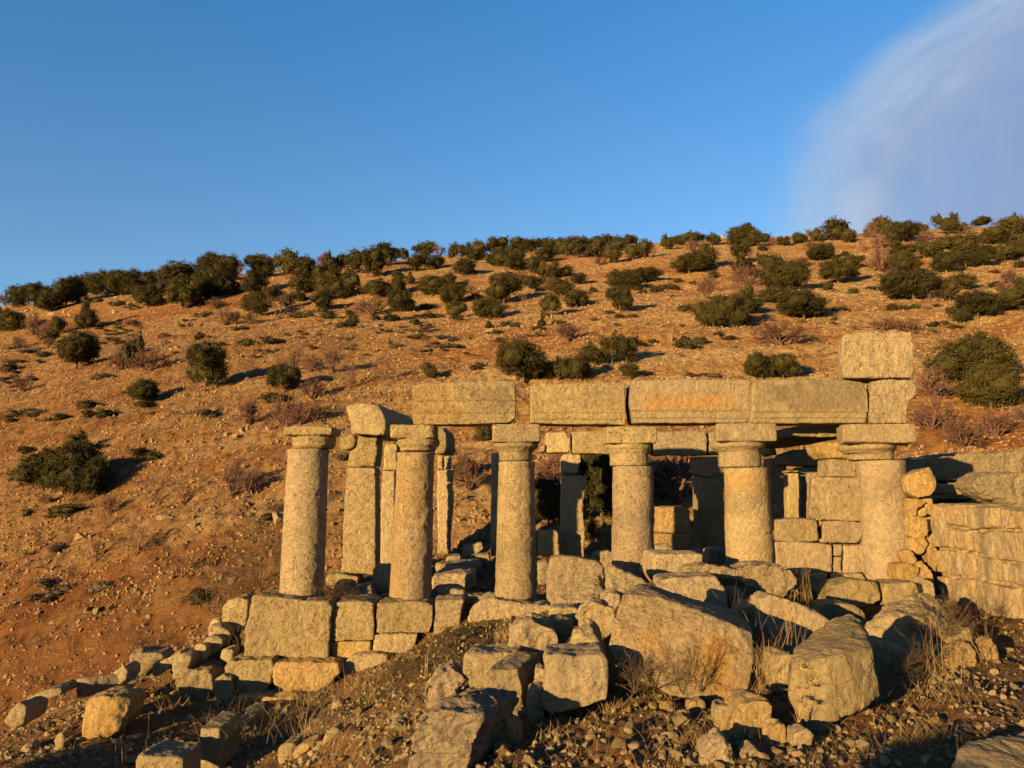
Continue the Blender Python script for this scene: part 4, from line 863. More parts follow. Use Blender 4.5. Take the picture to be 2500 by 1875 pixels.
for x, y, w, h in [(1110, 590, 60, 40), (1160, 590, 60, 50), (1210, 580, 60, 35), (1190, 640, 60, 30), (1080, 740, 70, 30)]:
    hill_rock(x / 3.16, 900 + y / 3.16, w / 3.16, h / 3.16, 'pale rock in the small heap right of the big round dark bush')
hill_rock(1860 / 3.16, 900 + 795 / 3.16, 80 / 3.16, 60 / 3.16, 'lone pointed pale rock halfway up the leftmost column, on bare slope')
hill_rock(765 / 3.16, 900 + 300 / 3.16, 70 / 3.16, 30 / 3.16, 'flat pale rock between two dark cushion shrubs on the left slope')
hill_rock(1510 / 3.16, 900 + 830 / 3.16, 50 / 3.16, 35 / 3.16, 'small dark-sided rock in the gravel left of the leftmost column')
for x, y, w, h in [(610, 1330, 110, 70), (690, 1330, 90, 50), (760, 1345, 60, 30)]:
    hill_rock(x / 3.16, 900 + y / 3.16, w / 3.16, h / 3.16, 'slabby pale rock in the row of three above the bare saplings')
for x, y, w, h in [(1240, 1240, 130, 60), (1310, 1210, 50, 30), (1470, 1280, 80, 50), (1525, 1270, 50, 40), (1560, 1265, 40, 40), (1500, 1215, 60, 40)]:
    hill_rock(x / 3.16, 900 + y / 3.16, w / 3.16, h / 3.16, 'pale rock in the scatter midway between photo edge and leftmost column')
hill_rock(2130 / 3.16, 900 + 1215 / 3.16, 170 / 3.16, 100 / 3.16, 'big tilted pale slab immediately left of the leftmost column')
for x, y, w, h in [(240, 1130, 70, 45), (210, 1060, 40, 35), (400, 1590, 70, 40), (190, 1545, 50, 30), (190, 1650, 60, 30), (1190, 1540, 40, 80), (1280, 1500, 40, 40), (1440, 1500, 40, 30), (1860, 1160, 50, 50), (1960, 1120, 60, 40), (1900, 1090, 60, 40), (70, 1250, 30, 30)]:
    hill_rock(x / 3.16, 900 + y / 3.16, w / 3.16, h / 3.16, 'scattered small rock on the lower left hillside')
for x, y, w, h in [(870, 470, 70, 40), (910, 500, 50, 40), (240, 690, 60, 30), (320, 320, 70, 40)]:
    hill_rock(x / 2.765, 1275 + y / 2.765, w / 2.765, h / 2.765, 'pale rock beside the gully below the bare saplings')
for x, y, w, h in [(580, 650, 60, 40), (630, 660, 60, 50), (740, 620, 60, 60), (350, 350, 60, 40), (170, 410, 50, 40), (1480, 440, 70, 60), (1570, 470, 90, 60), (440, 690, 60, 30), (990, 690, 60, 40)]:
    hill_rock(x / 2.765, 1275 + y / 2.765, w / 2.765, h / 2.765, 'rock in the shady gully at far left')
for x, y, w, h in [(1190, 985, 100, 40), (1290, 965, 100, 35), (1290, 1230, 120, 40), (640, 990, 80, 40), (230, 1080, 90, 30)]:
    hill_rock(500 + x / 4, 550 + y / 4, w / 4, h / 4, 'whitish flat outcrop on the middle slope above the leftmost columns')
for x, y, w, h in [(780, 1140, 110, 50), (1110, 1110, 80, 45), (1235, 1070, 90, 50), (1250, 1310, 40, 40), (1320, 1310, 40, 40)]:
    hill_rock(1000 + x / 4, 530 + y / 4, w / 4, h / 4, 'whitish rock among pointed little bushes above the first two beams')
for x, y, w, h in [(900, 1230, 90, 60), (760, 1280, 90, 40), (1430, 860, 80, 50), (1360, 310, 80, 50)]:
    hill_rock(1400 + x / 3.687, 500 + y / 3.687, w / 3.687, h / 3.687, 'pale outcrop on the slope above the orange-stained beam')

def ledge(n, poly, wmin, wmax, label):
    xs = [q[0] for q in poly]; ys = [q[1] for q in poly]; k = 0
    while k < n:
        pt = (rr.uniform(min(xs), max(xs)), rr.uniform(min(ys), max(ys)))
        if inpoly(pt, poly):
            w = rr.uniform(wmin, wmax); hill_rock(pt[0], pt[1], w, w * rr.uniform(.35, .6), label); k += 1
ledge(34, [(40, 752), (180, 738), (330, 716), (390, 745), (300, 765), (90, 800)], 8, 22, 'pale ledge rock among many below the ridge trees at upper left')
ledge(10, [(640, 685), (700, 680), (720, 700), (650, 712)], 8, 20, 'pale ledge rock among several below the ridge trees above the first column')
ledge(10, [(395, 860), (480, 845), (490, 865), (400, 872)], 8, 26, 'pale rock in the flat outcrop upslope of the big trunked tree at left')
ledge(16, [(2290, 575), (2480, 560), (2490, 660), (2330, 640)], 7, 18, 'pale ledge rock among many on the upper right slope by the edge')
ledge(14, [(1540, 600), (1720, 590), (1740, 640), (1560, 650)], 7, 18, 'pale ledge rock among several below the ridge above the orange-stained beam')
ledge(22, [(470, 1240), (690, 1210), (690, 1320), (520, 1340)], 7, 22, 'pale rock in the stony strip just left of the leftmost column')
ledge(14, [(1060, 1180), (1200, 1150), (1200, 1260), (1110, 1290)], 8, 20, 'pale rock on the slope seen between second and third columns')
ledge(70, [(0, 1230), (330, 1200), (560, 1230), (600, 1350), (420, 1440), (200, 1560), (0, 1640)], 5, 15, 'small pale stone among many on the lower left hillside')
def scatter(name, n, sampler, size, mats, protos=None):
    V = []; F = []; off = 0
    pts = sampler(n)
    for h in pts:
        pp = protos or PEB; v, f = pp[int(rr.integers(len(pp)))]
        s = size(h); a = rr.uniform(0, 6.3); c, sn = math.cos(a), math.sin(a)
        q = v * s * (1, 1, 1.25); q = np.stack([q[:, 0] * c - q[:, 1] * sn, q[:, 0] * sn + q[:, 1] * c, q[:, 2]], -1)
        V.append(q + np.array((h[0], h[1], h[2] + s * .1))); F.append(f + off); off += len(v)
    me = mesh_from(name, np.concatenate(V), np.concatenate(F), M[mats], None, False)
    tag(link(name, me), kind='stuff')
def near_pts(n):
    x = rr.uniform(-7, 7, n * 3); y = 3.6 + 9.5 * rr.random(n * 3) ** 1.3
    k = (np.abs(x) < y * .72 + .2); x, y = x[k][:n], y[k][:n]
    cl = fbm(np.stack([x * 1.2, y * 1.2, x * 0], -1), 3); k = cl + rr.uniform(-.5, .9, len(x)) > 0
    hm = hit(1120, 1570); k &= ~((np.hypot(x - hm[0], y - hm[1]) < 1.0) & (rr.random(len(x)) < .35))
    x, y = x[k], y[k]
    return onground(np.stack([x, y, H0(x, y)], -1))
def hill_pts(n):
    y = 15 * (85 / 15) ** rr.random(n * 2); x = rr.uniform(-.72, .72, n * 2) * y * 1.0
    cl = fbm(np.stack([x * .25, y * .6, x * 0 + 7], -1), 4); k = cl + rr.uniform(-.75, .75, len(x)) > 0
    x, y = x[k][:n], y[k][:n]
    return onground(np.stack([x, y, H0(x, y)], -1))
scatter('gravel', 34000, near_pts, lambda h: .011 + .05 * rr.random() ** 3.5, 'stone')
def chip_pts(n):
    p = near_pts(n * 3); h = p[(p[:, 1] < 8.2) | (p[:, 0] < -2.5)][:n]
    return h
scatter('stone_chips', 1500, chip_pts, lambda h: .035 + .085 * rr.random() ** 2, 'stone_smooth', ROCKS)
scatter('hillside_gravel', 70000, hill_pts, lambda h: (.04 + .15 * rr.random() ** 4.5) * (.5 + h[1] / 70), 'gravel_hill')

# ------------------------------------------------------------------ vegetation prototypes (unit boxes)
def quads(c, size, rr, flat=0.0):
    n = len(c); a = rr.normal(size=(n, 3)); a /= np.linalg.norm(a, axis=1)[:, None]
    b = np.cross(a, rr.normal(size=(n, 3))); b /= np.linalg.norm(b, axis=1)[:, None]
    s = size * rr.uniform(.6, 1.4, n)[:, None]
    v = np.stack([c - a * s, c + b * s * .55, c + a * s, c - b * s * .55], 1).reshape(-1, 3)
    return v, np.arange(4 * n).reshape(-1, 4)
def crown(seed, nclump, per, leaf, lobes, spread=.42, low=.0, core=True, clump=.075, spire=0):
    r = np.random.default_rng(seed); L = []
    for k in range(lobes):
        a = r.uniform(0, 6.3); d = spread * math.sqrt(r.random()); rad = r.uniform(.20, .35) if k else .36
        zc = r.uniform(.26, .66) if k else .42
        L.append((np.array((d * math.cos(a) * (k > 0), d * math.sin(a) * (k > 0), zc)), np.array((rad * 1.05, rad * 1.05, rad * (.95 if k else 1.0)))))
    if spire: L.append((np.array((r.uniform(-.1, .1), 0, .78)), np.array((.1, .1, .25))))
    C = []
    while len(C) < nclump:
        c, s = L[int(r.integers(len(L)))]; n = r.normal(size=3); n /= np.linalg.norm(n)
        p = c + n * s * r.uniform(.82, 1.04)
        if p[2] < low + .02: continue
        if any((((p - c2) / s2) ** 2).sum() < .62 for c2, s2 in L): continue
        C.append(p)
    C = np.array(C); V = []; T = []
    for p in C:
        k = int(per * r.uniform(.6, 1.4)); q = r.normal(size=(k, 3)) * clump * r.uniform(.7, 1.25) * np.array((1, 1, .75)) + p
        V.append(q); T.append(np.full(k, r.random()))
    pts = np.concatenate(V); tone = np.concatenate(T); tone = np.clip(tone + r.uniform(-.2, .2, len(tone)), 0, 1)
    v, f = quads(pts, leaf, r); tone = np.repeat(tone, 4)
    if core:
        for c, s in L:
            bm = bmesh.new(); bmesh.ops.create_icosphere(bm, subdivisions=2, radius=1)
            bmesh.ops.triangulate(bm, faces=bm.faces)
            w = np.array([q.co for q in bm.verts]); t = [[x.index for x in q.verts] for q in bm.faces]; bm.free()
            w = w * s * .74 * (1 + .22 * perlin(w * 2.5 + seed))[:, None] + c; w[:, 2] = np.maximum(w[:, 2], low + .05)
            t = np.array(t); t = np.concatenate([t, t[:, 2:]], 1)   # degenerate quads keep one face size
            f = np.concatenate([f, t + len(v)]); v = np.concatenate([v, w]); tone = np.concatenate([tone, np.full(len(w), .1)])
    lo, hi = np.percentile(v, 3, axis=0), np.percentile(v, 97, axis=0)
    v = (v - np.array(((lo[0] + hi[0]) / 2, (lo[1] + hi[1]) / 2, 0))) / np.array((hi[0] - lo[0], hi[1] - lo[1], hi[2]))
    return v, f, tone
def leafmesh(name, data, mat):
    v, f, t = data
    me = bpy.data.meshes.new(name)
    fs = [tuple(dict.fromkeys(q)) for q in f.tolist()]
    me.from_pydata(v.tolist(), [], fs); me.update()
    at = me.attributes.new('tone', 'FLOAT', 'POINT'); at.data.foreach_set('value', t.astype(np.float32))
    me.materials.append(M[mat]); return me
CROWN = [leafmesh('crown', crown(40 + k, 70, 26, .034, 5 + k % 3), 'leaf') for k in range(7)]
CROWNB = [leafmesh('crown', crown(60 + k, 260, 46, .0175, 9 + k, .42, clump=.045), 'leaf') for k in range(4)]
CROWNS = [leafmesh('crown', crown(80 + k, 130, 36, .024, 6, .28, clump=.055, spire=1), 'leaf') for k in range(2)]
CUSH = [leafmesh('cushion', crown(90 + k, 40, 16, .05, 4, .3), m) for k, m in enumerate(('cush', 'cush', 'cushg', 'cushg'))]
def twigs(seed, stems, depth, spread, rad, nsplit=3, up=.6, vis=1.0):
    r = np.random.default_rng(seed); SEG = []
    def grow(p, d, l, k, ra):
        d = d / np.linalg.norm(d)
        mid = p + d * l * .5 + r.normal(size=3) * l * .05; q = p + d * l + r.normal(size=3) * l * .06
        SEG.append((p, mid, ra, ra * .85)); SEG.append((mid, q, ra * .85, ra * .65))
        if k == 0: return
        for _ in range(nsplit + (r.random() < .4)):
            nd = d + r.normal(size=3) * .55; nd[2] += .12
            s = p + (q - p) * r.uniform(.45, 1.0)
            grow(s, nd, l * r.uniform(.55, .8), k - 1, max(ra * .55, rad * .28))
    for _ in range(stems):
        a = r.uniform(0, 6.3); t = spread * r.uniform(.2, 1)
        grow(np.array((r.normal() * .02, r.normal() * .02, 0)), np.array((math.cos(a) * t, math.sin(a) * t, up)), r.uniform(.28, .4), depth, rad)
    V = []; F = []; T = []; n = 0
    for p, q, a, b in SEG:
        d = q - p; d /= np.linalg.norm(d) + 1e-9; x = np.cross(d, (.3, .5, .81)); x /= np.linalg.norm(x); y = np.cross(d, x)
        ring = [math.cos(t) * x + math.sin(t) * y for t in (0, 2.09, 4.19)]
        V += [p + w * a for w in ring] + [q + w * b for w in ring]; T += [r.random()] * 6
        F += [(n + i, n + (i + 1) % 3, n + 3 + (i + 1) % 3, n + 3 + i) for i in range(3)]; n += 6
    v = np.array(V); lo, hi = np.percentile(v, 2, axis=0), np.percentile(v, 98, axis=0)
    v = (v - np.array(((lo[0] + hi[0]) / 2 * .3, (lo[1] + hi[1]) / 2 * .3, 0))) / np.array((hi[0] - lo[0], hi[1] - lo[1], hi[2]))
    return v, np.array(F), np.array(T)
def twigmesh(name, data, mat):
    v, f, t = data; return mesh_from(name, v, f, M[mat], None, True, {'tone': t})
BARE = [twigmesh('branches', twigs(120 + k, 12, 3, .9, .020, 3), 'twig') for k in range(5)]
BTREE = [twigmesh('branches', twigs(140 + k, 5, 4, .8, .02, 2, .7), 'twig') for k in range(3)]
def trunkmesh(seed):
    r = np.random.default_rng(seed); bm = bmesh.new(); seg = 8
    def tube(pts, rad):
        rows = []
        for (x, y, z), ra in zip(pts, rad): rows.append([bm.verts.new((x + ra * math.cos(6.283 * k / seg), y + ra * math.sin(6.283 * k / seg), z)) for k in range(seg)])
        for a, b in zip(rows, rows[1:]):
            for k in range(seg): bm.faces.new((a[k], a[(k + 1) % seg], b[(k + 1) % seg], b[k]))
    tube([(0, 0, -.05), (.005, 0, .1), (.02, .01, .25), (.0, .0, .42)], [.05, .036, .03, .024])
    for k in range(3):
        a = r.uniform(0, 6.3) ; c, s = math.cos(a), math.sin(a)
        tube([(.012, .005, .2), (.08 * c, .08 * s, .36), (.2 * c, .2 * s, .55)], [.022, .017, .008])
    me = bpy.data.meshes.new('trunk'); bm.to_mesh(me); bm.free(); me.materials.append(M['bark'])
    me.polygons.foreach_set('use_smooth', [True] * len(me.polygons)); return me
TRUNK = [trunkmesh(k) for k in range(3)]

PLANTS = []     # kind, px, py(base), w, h in photo pixels
def tr(ox, oy, s, kind, *items):
    for x, y, w, h in items:
        k = 1.1 if kind in 'eEs' else 1.4 if kind in 'cg' else 1.1
        PLANTS.append((kind, ox + x / s, oy + y / s, k * w / s, k * h / s))
T1 = (0, 550, 4); T2 = (0, 900, 3.16); T3 = (500, 550, 4); T4 = (1000, 530, 4); T5 = (1400, 500, 3.687); T6 = (1900, 480, 3.687); K1 = (600, 750, 3.16); K3 = (1700, 750, 2.765); K7 = (0, 1275, 2.765); K2 = (1200, 850, 3.16)
tr(*T1, 'e', (150, 810, 180, 190), (330, 800, 260, 210), (640, 800, 280, 260), (490, 850, 230, 200), (900, 690, 250, 200), (1030, 640, 120, 190), (1120, 600, 160, 170), (1180, 690, 260, 220), (1290, 600, 180, 160), (1310, 700, 230, 160), (1440, 620, 180, 160), (1440, 805, 230, 200), (1720, 640, 350, 250), (1780, 830, 290, 290), (1960, 740, 200, 240), (100, 1050, 230, 190), (10, 950, 90, 130), (10, 1045, 80, 120), (560, 1080, 130, 160), (490, 1170, 130, 130), (1290, 1420, 190, 300), (1560, 700, 120, 130))
tr(*T1, 's', (840, 1020, 170, 240), (1945, 1130, 80, 75))
tr(*T1, 'E', (740, 1420, 340, 335), (2000, 1645, 350, 430))
tr(*T1, 'b', (50, 760, 130, 100), (640, 590, 120, 70), (1540, 530, 70, 80), (320, 1080, 180, 190), (460, 1090, 120, 140), (190, 1200, 110, 100), (390, 1130, 90, 80), (470, 1210, 90, 85), (1180, 1440, 170, 200), (1460, 1450, 350, 220), (2100, 815, 150, 80))
tr(*T1, 't', (835, 560, 110, 110), (1890, 500, 90, 145), (1330, 1150, 70, 110))
tr(*T2, 'E', (1095, 290, 205, 170)); tr(*T2, 's', (610, 680, 150, 175))
tr(*T2, 'e', (330, 960, 330, 270), (560, 1000, 380, 330), (720, 1000, 180, 260), (1100, 310, 130, 55))
tr(*T2, 'b', (180, 190, 130, 110), (1900, 480, 150, 200), (1790, 1000, 160, 235), (1910, 1010, 140, 155), (360, 1080, 120, 70), (680, 1040, 90, 80), (840, 1170, 120, 150), (2130, 1120, 110, 70))
tr(*T2, 't', (1150, 1010, 90, 150), (1220, 1060, 100, 130), (1400, 1050, 120, 150), (820, 1240, 80, 120), (740, 1500, 130, 150), (1050, 1500, 140, 210), (1400, 1650, 160, 180), (310, 1400, 90, 120))
tr(*T3, 'e', (150, 560, 370, 240), (70, 720, 260, 260), (240, 690, 190, 170), (530, 520, 260, 210), (680, 410, 90, 130), (790, 540, 210, 260), (470, 710, 200, 240), (1000, 360, 140, 90), (970, 550, 200, 220), (1110, 570, 160, 160), (1250, 500, 200, 220), (1350, 420, 110, 120), (1450, 490, 170, 220), (1640, 520, 210, 260), (1620, 310, 90, 70), (1750, 400, 220, 200), (1860, 340, 140, 100), (1945, 340, 100, 100), (1880, 540, 100, 80), (960, 680, 220, 150), (920, 760, 140, 90), (1230, 740, 270, 260), (1400, 720, 170, 240), (1690, 730, 270, 170), (1530, 690, 130, 80), (1910, 870, 250, 190), (650, 760, 210, 120), (800, 830, 130, 140))
tr(*T3, 'E', (1890, 700, 140, 190), (1150, 840, 175, 165), (500, 905, 270, 215), (770, 1645, 300, 230))
tr(*T3, 's', (2010, 590, 80, 110), (1440, 1020, 120, 115))
tr(*T3, 'b', (330, 470, 120, 110), (590, 640, 100, 120), (1150, 390, 120, 115), (1230, 370, 150, 90), (1620, 900, 290, 200), (200, 1000, 200, 140), (300, 990, 130, 120), (430, 990, 130, 130), (110, 830, 160, 85), (890, 1450, 170, 225), (1040, 1460, 180, 160), (1240, 1470, 200, 225), (1050, 1700, 230, 190))
tr(*T3, 't', (1790, 430, 80, 115), (730, 920, 225, 220), (1150, 1160, 60, 90), (1410, 1610, 140, 210), (1740, 1540, 150, 190), (730, 1440, 90, 130))
tr(*K1, 'b', (280, 970, 180, 245), (420, 930, 180, 180), (530, 900, 110, 110), (40, 930, 80, 170), (1725, 1460, 220, 260), (60, 1450, 120, 170))
tr(*K1, 'E', (1840, 1075, 110, 130)); tr(*K1, 'e', (1690, 1300, 150, 120))
tr(*T4, 'e', (140, 400, 200, 140), (50, 530, 130, 150), (140, 500, 150, 140), (260, 510, 130, 120), (450, 410, 140, 140), (560, 400, 140, 130), (690, 380, 150, 130), (650, 455, 170, 100), (850, 360, 210, 140), (870, 490, 220, 165), (1050, 330, 150, 120), (1100, 300, 140, 100), (1050, 430, 160, 140), (1030, 530, 200, 145), (1180, 370, 170, 140), (1290, 320, 130, 100), (1390, 380, 170, 160), (1320, 445, 160, 125), (1480, 330, 140, 115), (1530, 385, 160, 165), (1650, 310, 160, 105), (1640, 410, 170, 135), (1720, 285, 100, 85), (1810, 400, 200, 155), (1830, 270, 130, 85), (1940, 300, 180, 115), (2000, 460, 195, 175), (2060, 335, 120, 125), (2130, 295, 110, 105), (2190, 420, 140, 135), (2180, 265, 110, 85), (550, 572, 190, 150), (1210, 560, 160, 165), (1340, 612, 175, 165), (1500, 590, 175, 100), (1220, 745, 180, 145), (1000, 650, 140, 90), (1480, 775, 200, 160), (920, 862, 285, 255), (860, 665, 130, 90), (220, 782, 260, 175), (380, 705, 140, 145), (430, 865, 245, 170), (780, 1012, 255, 200), (1630, 885, 220, 175), (1110, 1645, 450, 360), (1450, 1625, 220, 200), (1640, 1625, 240, 240), (1800, 1485, 210, 210), (1980, 1480, 180, 260), (2120, 1470, 190, 230), (200, 1615, 125, 145))
tr(*T4, 'E', (450, 1000, 165, 165), (1370, 990, 200, 195), (2055, 950, 240, 240), (1640, 665, 150, 105), (2150, 1620, 170, 150))
tr(*T4, 's', (1290, 1090, 80, 90), (780, 1105, 85, 68))
tr(*T4, 'b', (290, 390, 110, 115), (450, 565, 95, 115), (1080, 665, 180, 120), (1380, 745, 170, 140), (610, 775, 95, 110), (1550, 1232, 255, 155), (1860, 480, 110, 80))
tr(*T4, 't', (1110, 895, 65, 145))
tr(*T5, 'e', (640, 490, 185, 155), (860, 405, 150, 125), (950, 375, 130, 95), (1090, 385, 170, 125), (1270, 370, 120, 92), (1540, 345, 235, 145), (1490, 375, 190, 100), (1660, 382, 175, 125), (1040, 622, 265, 165), (1190, 595, 195, 205), (1510, 535, 175, 165), (1790, 642, 195, 190), (1940, 785, 390, 245), (1820, 912, 265, 145), (450, 772, 235, 160), (650, 720, 250, 120), (1260, 1120, 260, 270), (1440, 1125, 270, 270), (1590, 1002, 195, 165), (1560, 850, 125, 105), (1700, 1590, 235, 215), (1890, 1590, 260, 195), (1900, 375, 95, 75), (2040, 352, 115, 85), (2180, 335, 85, 95), (1530, 640, 210, 110))
tr(*T5, 'b', (1070, 432, 115, 105), (1200, 855, 215, 170), (1850, 1295, 390, 185), (1820, 372, 85, 70), (1540, 740, 250, 190))
tr(*T5, 't', (1460, 835, 110, 180), (1640, 835, 120, 175), (730, 460, 60, 110))
tr(*T6, 'e', (510, 402, 195, 182), (640, 425, 155, 115), (350, 422, 115, 115), (190, 432, 95, 85), (50, 442, 95, 60), (900, 345, 135, 138), (980, 345, 115, 145), (1130, 415, 230, 165), (1280, 345, 110, 95), (1530, 342, 195, 168), (1660, 315, 80, 65), (1820, 275, 155, 70), (2110, 352, 175, 155), (2200, 310, 70, 105), (1980, 445, 225, 155), (2180, 440, 110, 85), (380, 585, 215, 145), (540, 795, 320, 195), (690, 655, 145, 115), (1370, 555, 205, 148), (1530, 485, 205, 125), (1720, 505, 170, 135), (1060, 505, 120, 85), (1510, 690, 215, 172), (1690, 650, 200, 200), (1850, 645, 210, 170), (2040, 595, 190, 155), (2160, 565, 150, 145), (1110, 585, 180, 130), (1130, 705, 245, 165), (1220, 945, 430, 255), (1660, 865, 205, 150), (1550, 965, 160, 145), (1800, 1115, 340, 225), (2190, 1055, 310, 190), (2190, 880, 110, 130), (230, 1112, 390, 235))
tr(*T6, 'E', (1640, 1160, 175, 140))
tr(*K3, 'e', (1840, 545, 410, 285), (1990, 705, 320, 270))
tr(*T6, 'b', (265, 335, 55, 45), (840, 375, 135, 135), (1700, 345, 115, 80), (1965, 258, 65, 28), (200, 645, 155, 80), (290, 485, 105, 75), (1330, 405, 140, 80), (930, 475, 155, 95), (1180, 505, 115, 80), (930, 690, 200, 210), (1000, 805, 190, 110), (1360, 895, 205, 100), (1480, 885, 110, 120), (2090, 795, 155, 120), (2020, 885, 125, 100), (930, 1220, 260, 100), (1190, 1225, 280, 115), (700, 1222, 85, 50))
tr(*T6, 't', (750, 505, 70, 145), (1400, 1035, 80, 130))
tr(*K3, 'b', (1590, 645, 235, 175), (1590, 865, 195, 215), (1810, 975, 215, 195), (2030, 885, 205, 165), (2190, 795, 90, 85))
# plants seen through the colonnade
tr(*K2, 'b', (1420, 1240, 400, 400), (480, 1100, 260, 260), (1330, 1180, 180, 200))
tr(*K2, 'e', (440, 1410, 240, 330), (850, 1420, 420, 480), (760, 1560, 120, 150), (900, 1250, 420, 420))
# low cushions: on their own and in patches
tr(*T1, 'c', (110, 1230, 110, 50), (230, 1270, 120, 50), (415, 1300, 160, 60), (130, 1360, 180, 50), (350, 1235, 100, 40), (390, 1350, 90, 40), (1290, 840, 90, 70), (1140, 800, 110, 60), (950, 760, 70, 50), (820, 770, 100, 60), (1940, 910, 90, 50), (2010, 890, 90, 50), (1290, 980, 70, 40), (1600, 1110, 90, 60), (1610, 1170, 80, 50), (2050, 1125, 60, 40), (970, 1540, 130, 60))
tr(*T2, 'g', (655, 325, 140, 65), (680, 375, 100, 60), (810, 390, 120, 65), (205, 660, 115, 55), (1060, 685, 115, 55), (1170, 740, 105, 65), (450, 1190, 210, 95), (2110, 275, 140, 75), (60, 30, 110, 70), (2050, 1170, 110, 55))
tr(*T2, 'c', (980, 220, 70, 32), (460, 410, 115, 55), (1190, 380, 80, 42), (1350, 375, 80, 36), (1550, 400, 110, 60), (1640, 385, 70, 32), (210, 355, 100, 36), (70, 390, 150, 60), (250, 400, 150, 60), (70, 435, 90, 32), (350, 440, 80, 32), (775, 110, 110, 50), (820, 600, 70, 28), (430, 1450, 90, 55), (240, 1450, 80, 28), (200, 1180, 80, 55))
tr(*K7, 'c', (320, 480, 160, 70), (420, 510, 140, 60), (290, 570, 160, 80), (660, 500, 130, 70), (370, 215, 90, 50)); tr(*K7, 'g', (1340, 610, 110, 90))
tr(*T3, 'c', (30, 890, 60, 40), (310, 1050, 80, 40), (380, 1040, 70, 40), (890, 910, 110, 55), (650, 1180, 170, 85), (1430, 1200, 90, 42), (1880, 1210, 100, 52), (1810, 1195, 40, 32), (1705, 1005, 60, 32), (1730, 1040, 60, 28), (1690, 1075, 50, 22), (1790, 1070, 80, 30), (1945, 1020, 80, 32), (1660, 1125, 60, 26), (2060, 1135, 120, 42), (2170, 1130, 80, 42), (1560, 1280, 70, 32), (1410, 1255, 80, 32), (1050, 1235, 90, 42), (330, 1290, 60, 32), (460, 1330, 70, 42), (520, 1235, 60, 32), (620, 1270, 120, 42), (710, 1255, 60, 30), (70, 1250, 110, 50), (150, 1210, 110, 50))
tr(*T3, 'g', (1000, 920, 90, 52), (1415, 890, 80, 52), (1670, 940, 90, 52), (1840, 950, 160, 75), (1990, 940, 80, 42), (2090, 920, 90, 52), (2170, 930, 110, 75), (2160, 830, 120, 52), (1330, 1025, 110, 52), (400, 1200, 140, 85), (1150, 870, 90, 55), (1200, 930, 110, 75))
tr(*K1, 'g', (210, 745, 150, 65), (1845, 1080, 125, 62)); tr(*K1, 'c', (750, 1215, 80, 60))
tr(*T4, 'g', (630, 800, 110, 50), (500, 690, 90, 42), (480, 1040, 75, 40), (430, 1000, 90, 32), (920, 920, 80, 52), (1320, 1000, 65, 52), (1460, 1072, 100, 48), (1240, 1122, 80, 46), (1300, 1127, 52, 34), (940, 1097, 80, 55), (1030, 1107, 84, 64), (870, 1152, 90, 44), (880, 1232, 78, 50), (1950, 962, 62, 36), (2060, 1002, 80, 48), (2180, 992, 72, 42), (1800, 752, 62, 52), (1945, 752, 62, 36), (180, 1012, 130, 62), (280, 1002, 90, 52), (80, 1002, 92, 52), (40, 1062, 92, 62), (690, 1502, 80, 52), (640, 1547, 80, 48))
tr(*T4, 'c', (780, 1165, 70, 30), (1800, 1042, 55, 42), (2025, 1082, 55, 26), (1855, 867, 50, 22), (170, 1207, 80, 38), (50, 1207, 120, 38), (450, 1112, 50, 22), (560, 1382, 60, 28), (590, 1222, 45, 22), (330, 1215, 110, 45), (430, 1230, 120, 52), (240, 1258, 80, 42), (340, 1270, 120, 42), (350, 1300, 110, 42), (200, 1290, 80, 32), (130, 1322, 70, 30), (190, 1312, 60, 30), (450, 1300, 80, 42), (500, 1272, 70, 32), (340, 1322, 70, 32), (1180, 1185, 70, 26), (1250, 1185, 90, 32), (1330, 1170, 60, 26))
tr(*T5, 'g', (1020, 982, 100, 72), (740, 792, 92, 52), (830, 772, 112, 62), (930, 782, 82, 42), (630, 812, 72, 32), (570, 782, 82, 42), (605, 1292, 92, 48), (715, 1252, 62, 42), (955, 1312, 88, 62), (1060, 1327, 102, 72), (1150, 1272, 112, 74), (1015, 1247, 72, 62), (1300, 1197, 72, 38), (1405, 1237, 102, 44), (1265, 672, 82, 72), (940, 707, 62, 42), (1075, 742, 52, 32), (1720, 422, 92, 44))
tr(*T5, 'c', (1460, 1312, 50, 28), (1780, 1082, 62, 32), (905, 842, 52, 26), (395, 1112, 50, 22), (985, 1127, 46, 26), (985, 1402, 28, 22), (1070, 1567, 120, 46), (1250, 1567, 162, 46), (2060, 1092, 72, 32))
tr(*T6, 'g', (455, 867, 92, 72), (685, 882, 72, 48), (850, 862, 76, 42), (560, 1067, 92, 52), (1050, 1042, 92, 62), (1150, 1047, 66, 42), (1245, 1032, 66, 46), (1440, 1022, 62, 36), (1405, 1192, 92, 48), (1575, 1207, 82, 38), (1640, 1197, 62, 28), (1510, 1167, 72, 42), (2180, 652, 82, 62), (1960, 702, 92, 32), (1960, 832, 92, 52), (1800, 392, 62, 36), (620, 552, 72, 52))
tr(*T6, 'c', (520, 872, 52, 32), (635, 1057, 52, 32), (980, 1037, 42, 22), (1350, 1047, 46, 26), (470, 947, 36, 22), (510, 1142, 72, 32), (1400, 1257, 62, 28), (1475, 1322, 52, 32), (1435, 1382, 32, 22), (1440, 1422, 32, 18), (1235, 1277, 42, 26), (500, 1182, 42, 26), (870, 767, 36, 18), (840, 657, 32, 18))
def patch(ox, oy, s, cx, cy, rx, ry, n, w, h):
    for _ in range(n):
        a = rr.uniform(0, 6.3); d = math.sqrt(rr.random())
        PLANTS.append(('c', ox + (cx + rx * d * math.cos(a)) / s, oy + (cy + ry * d * math.sin(a)) / s, w * rr.uniform(.6, 1.3) / s, h * rr.uniform(.8, 1.2) / s))
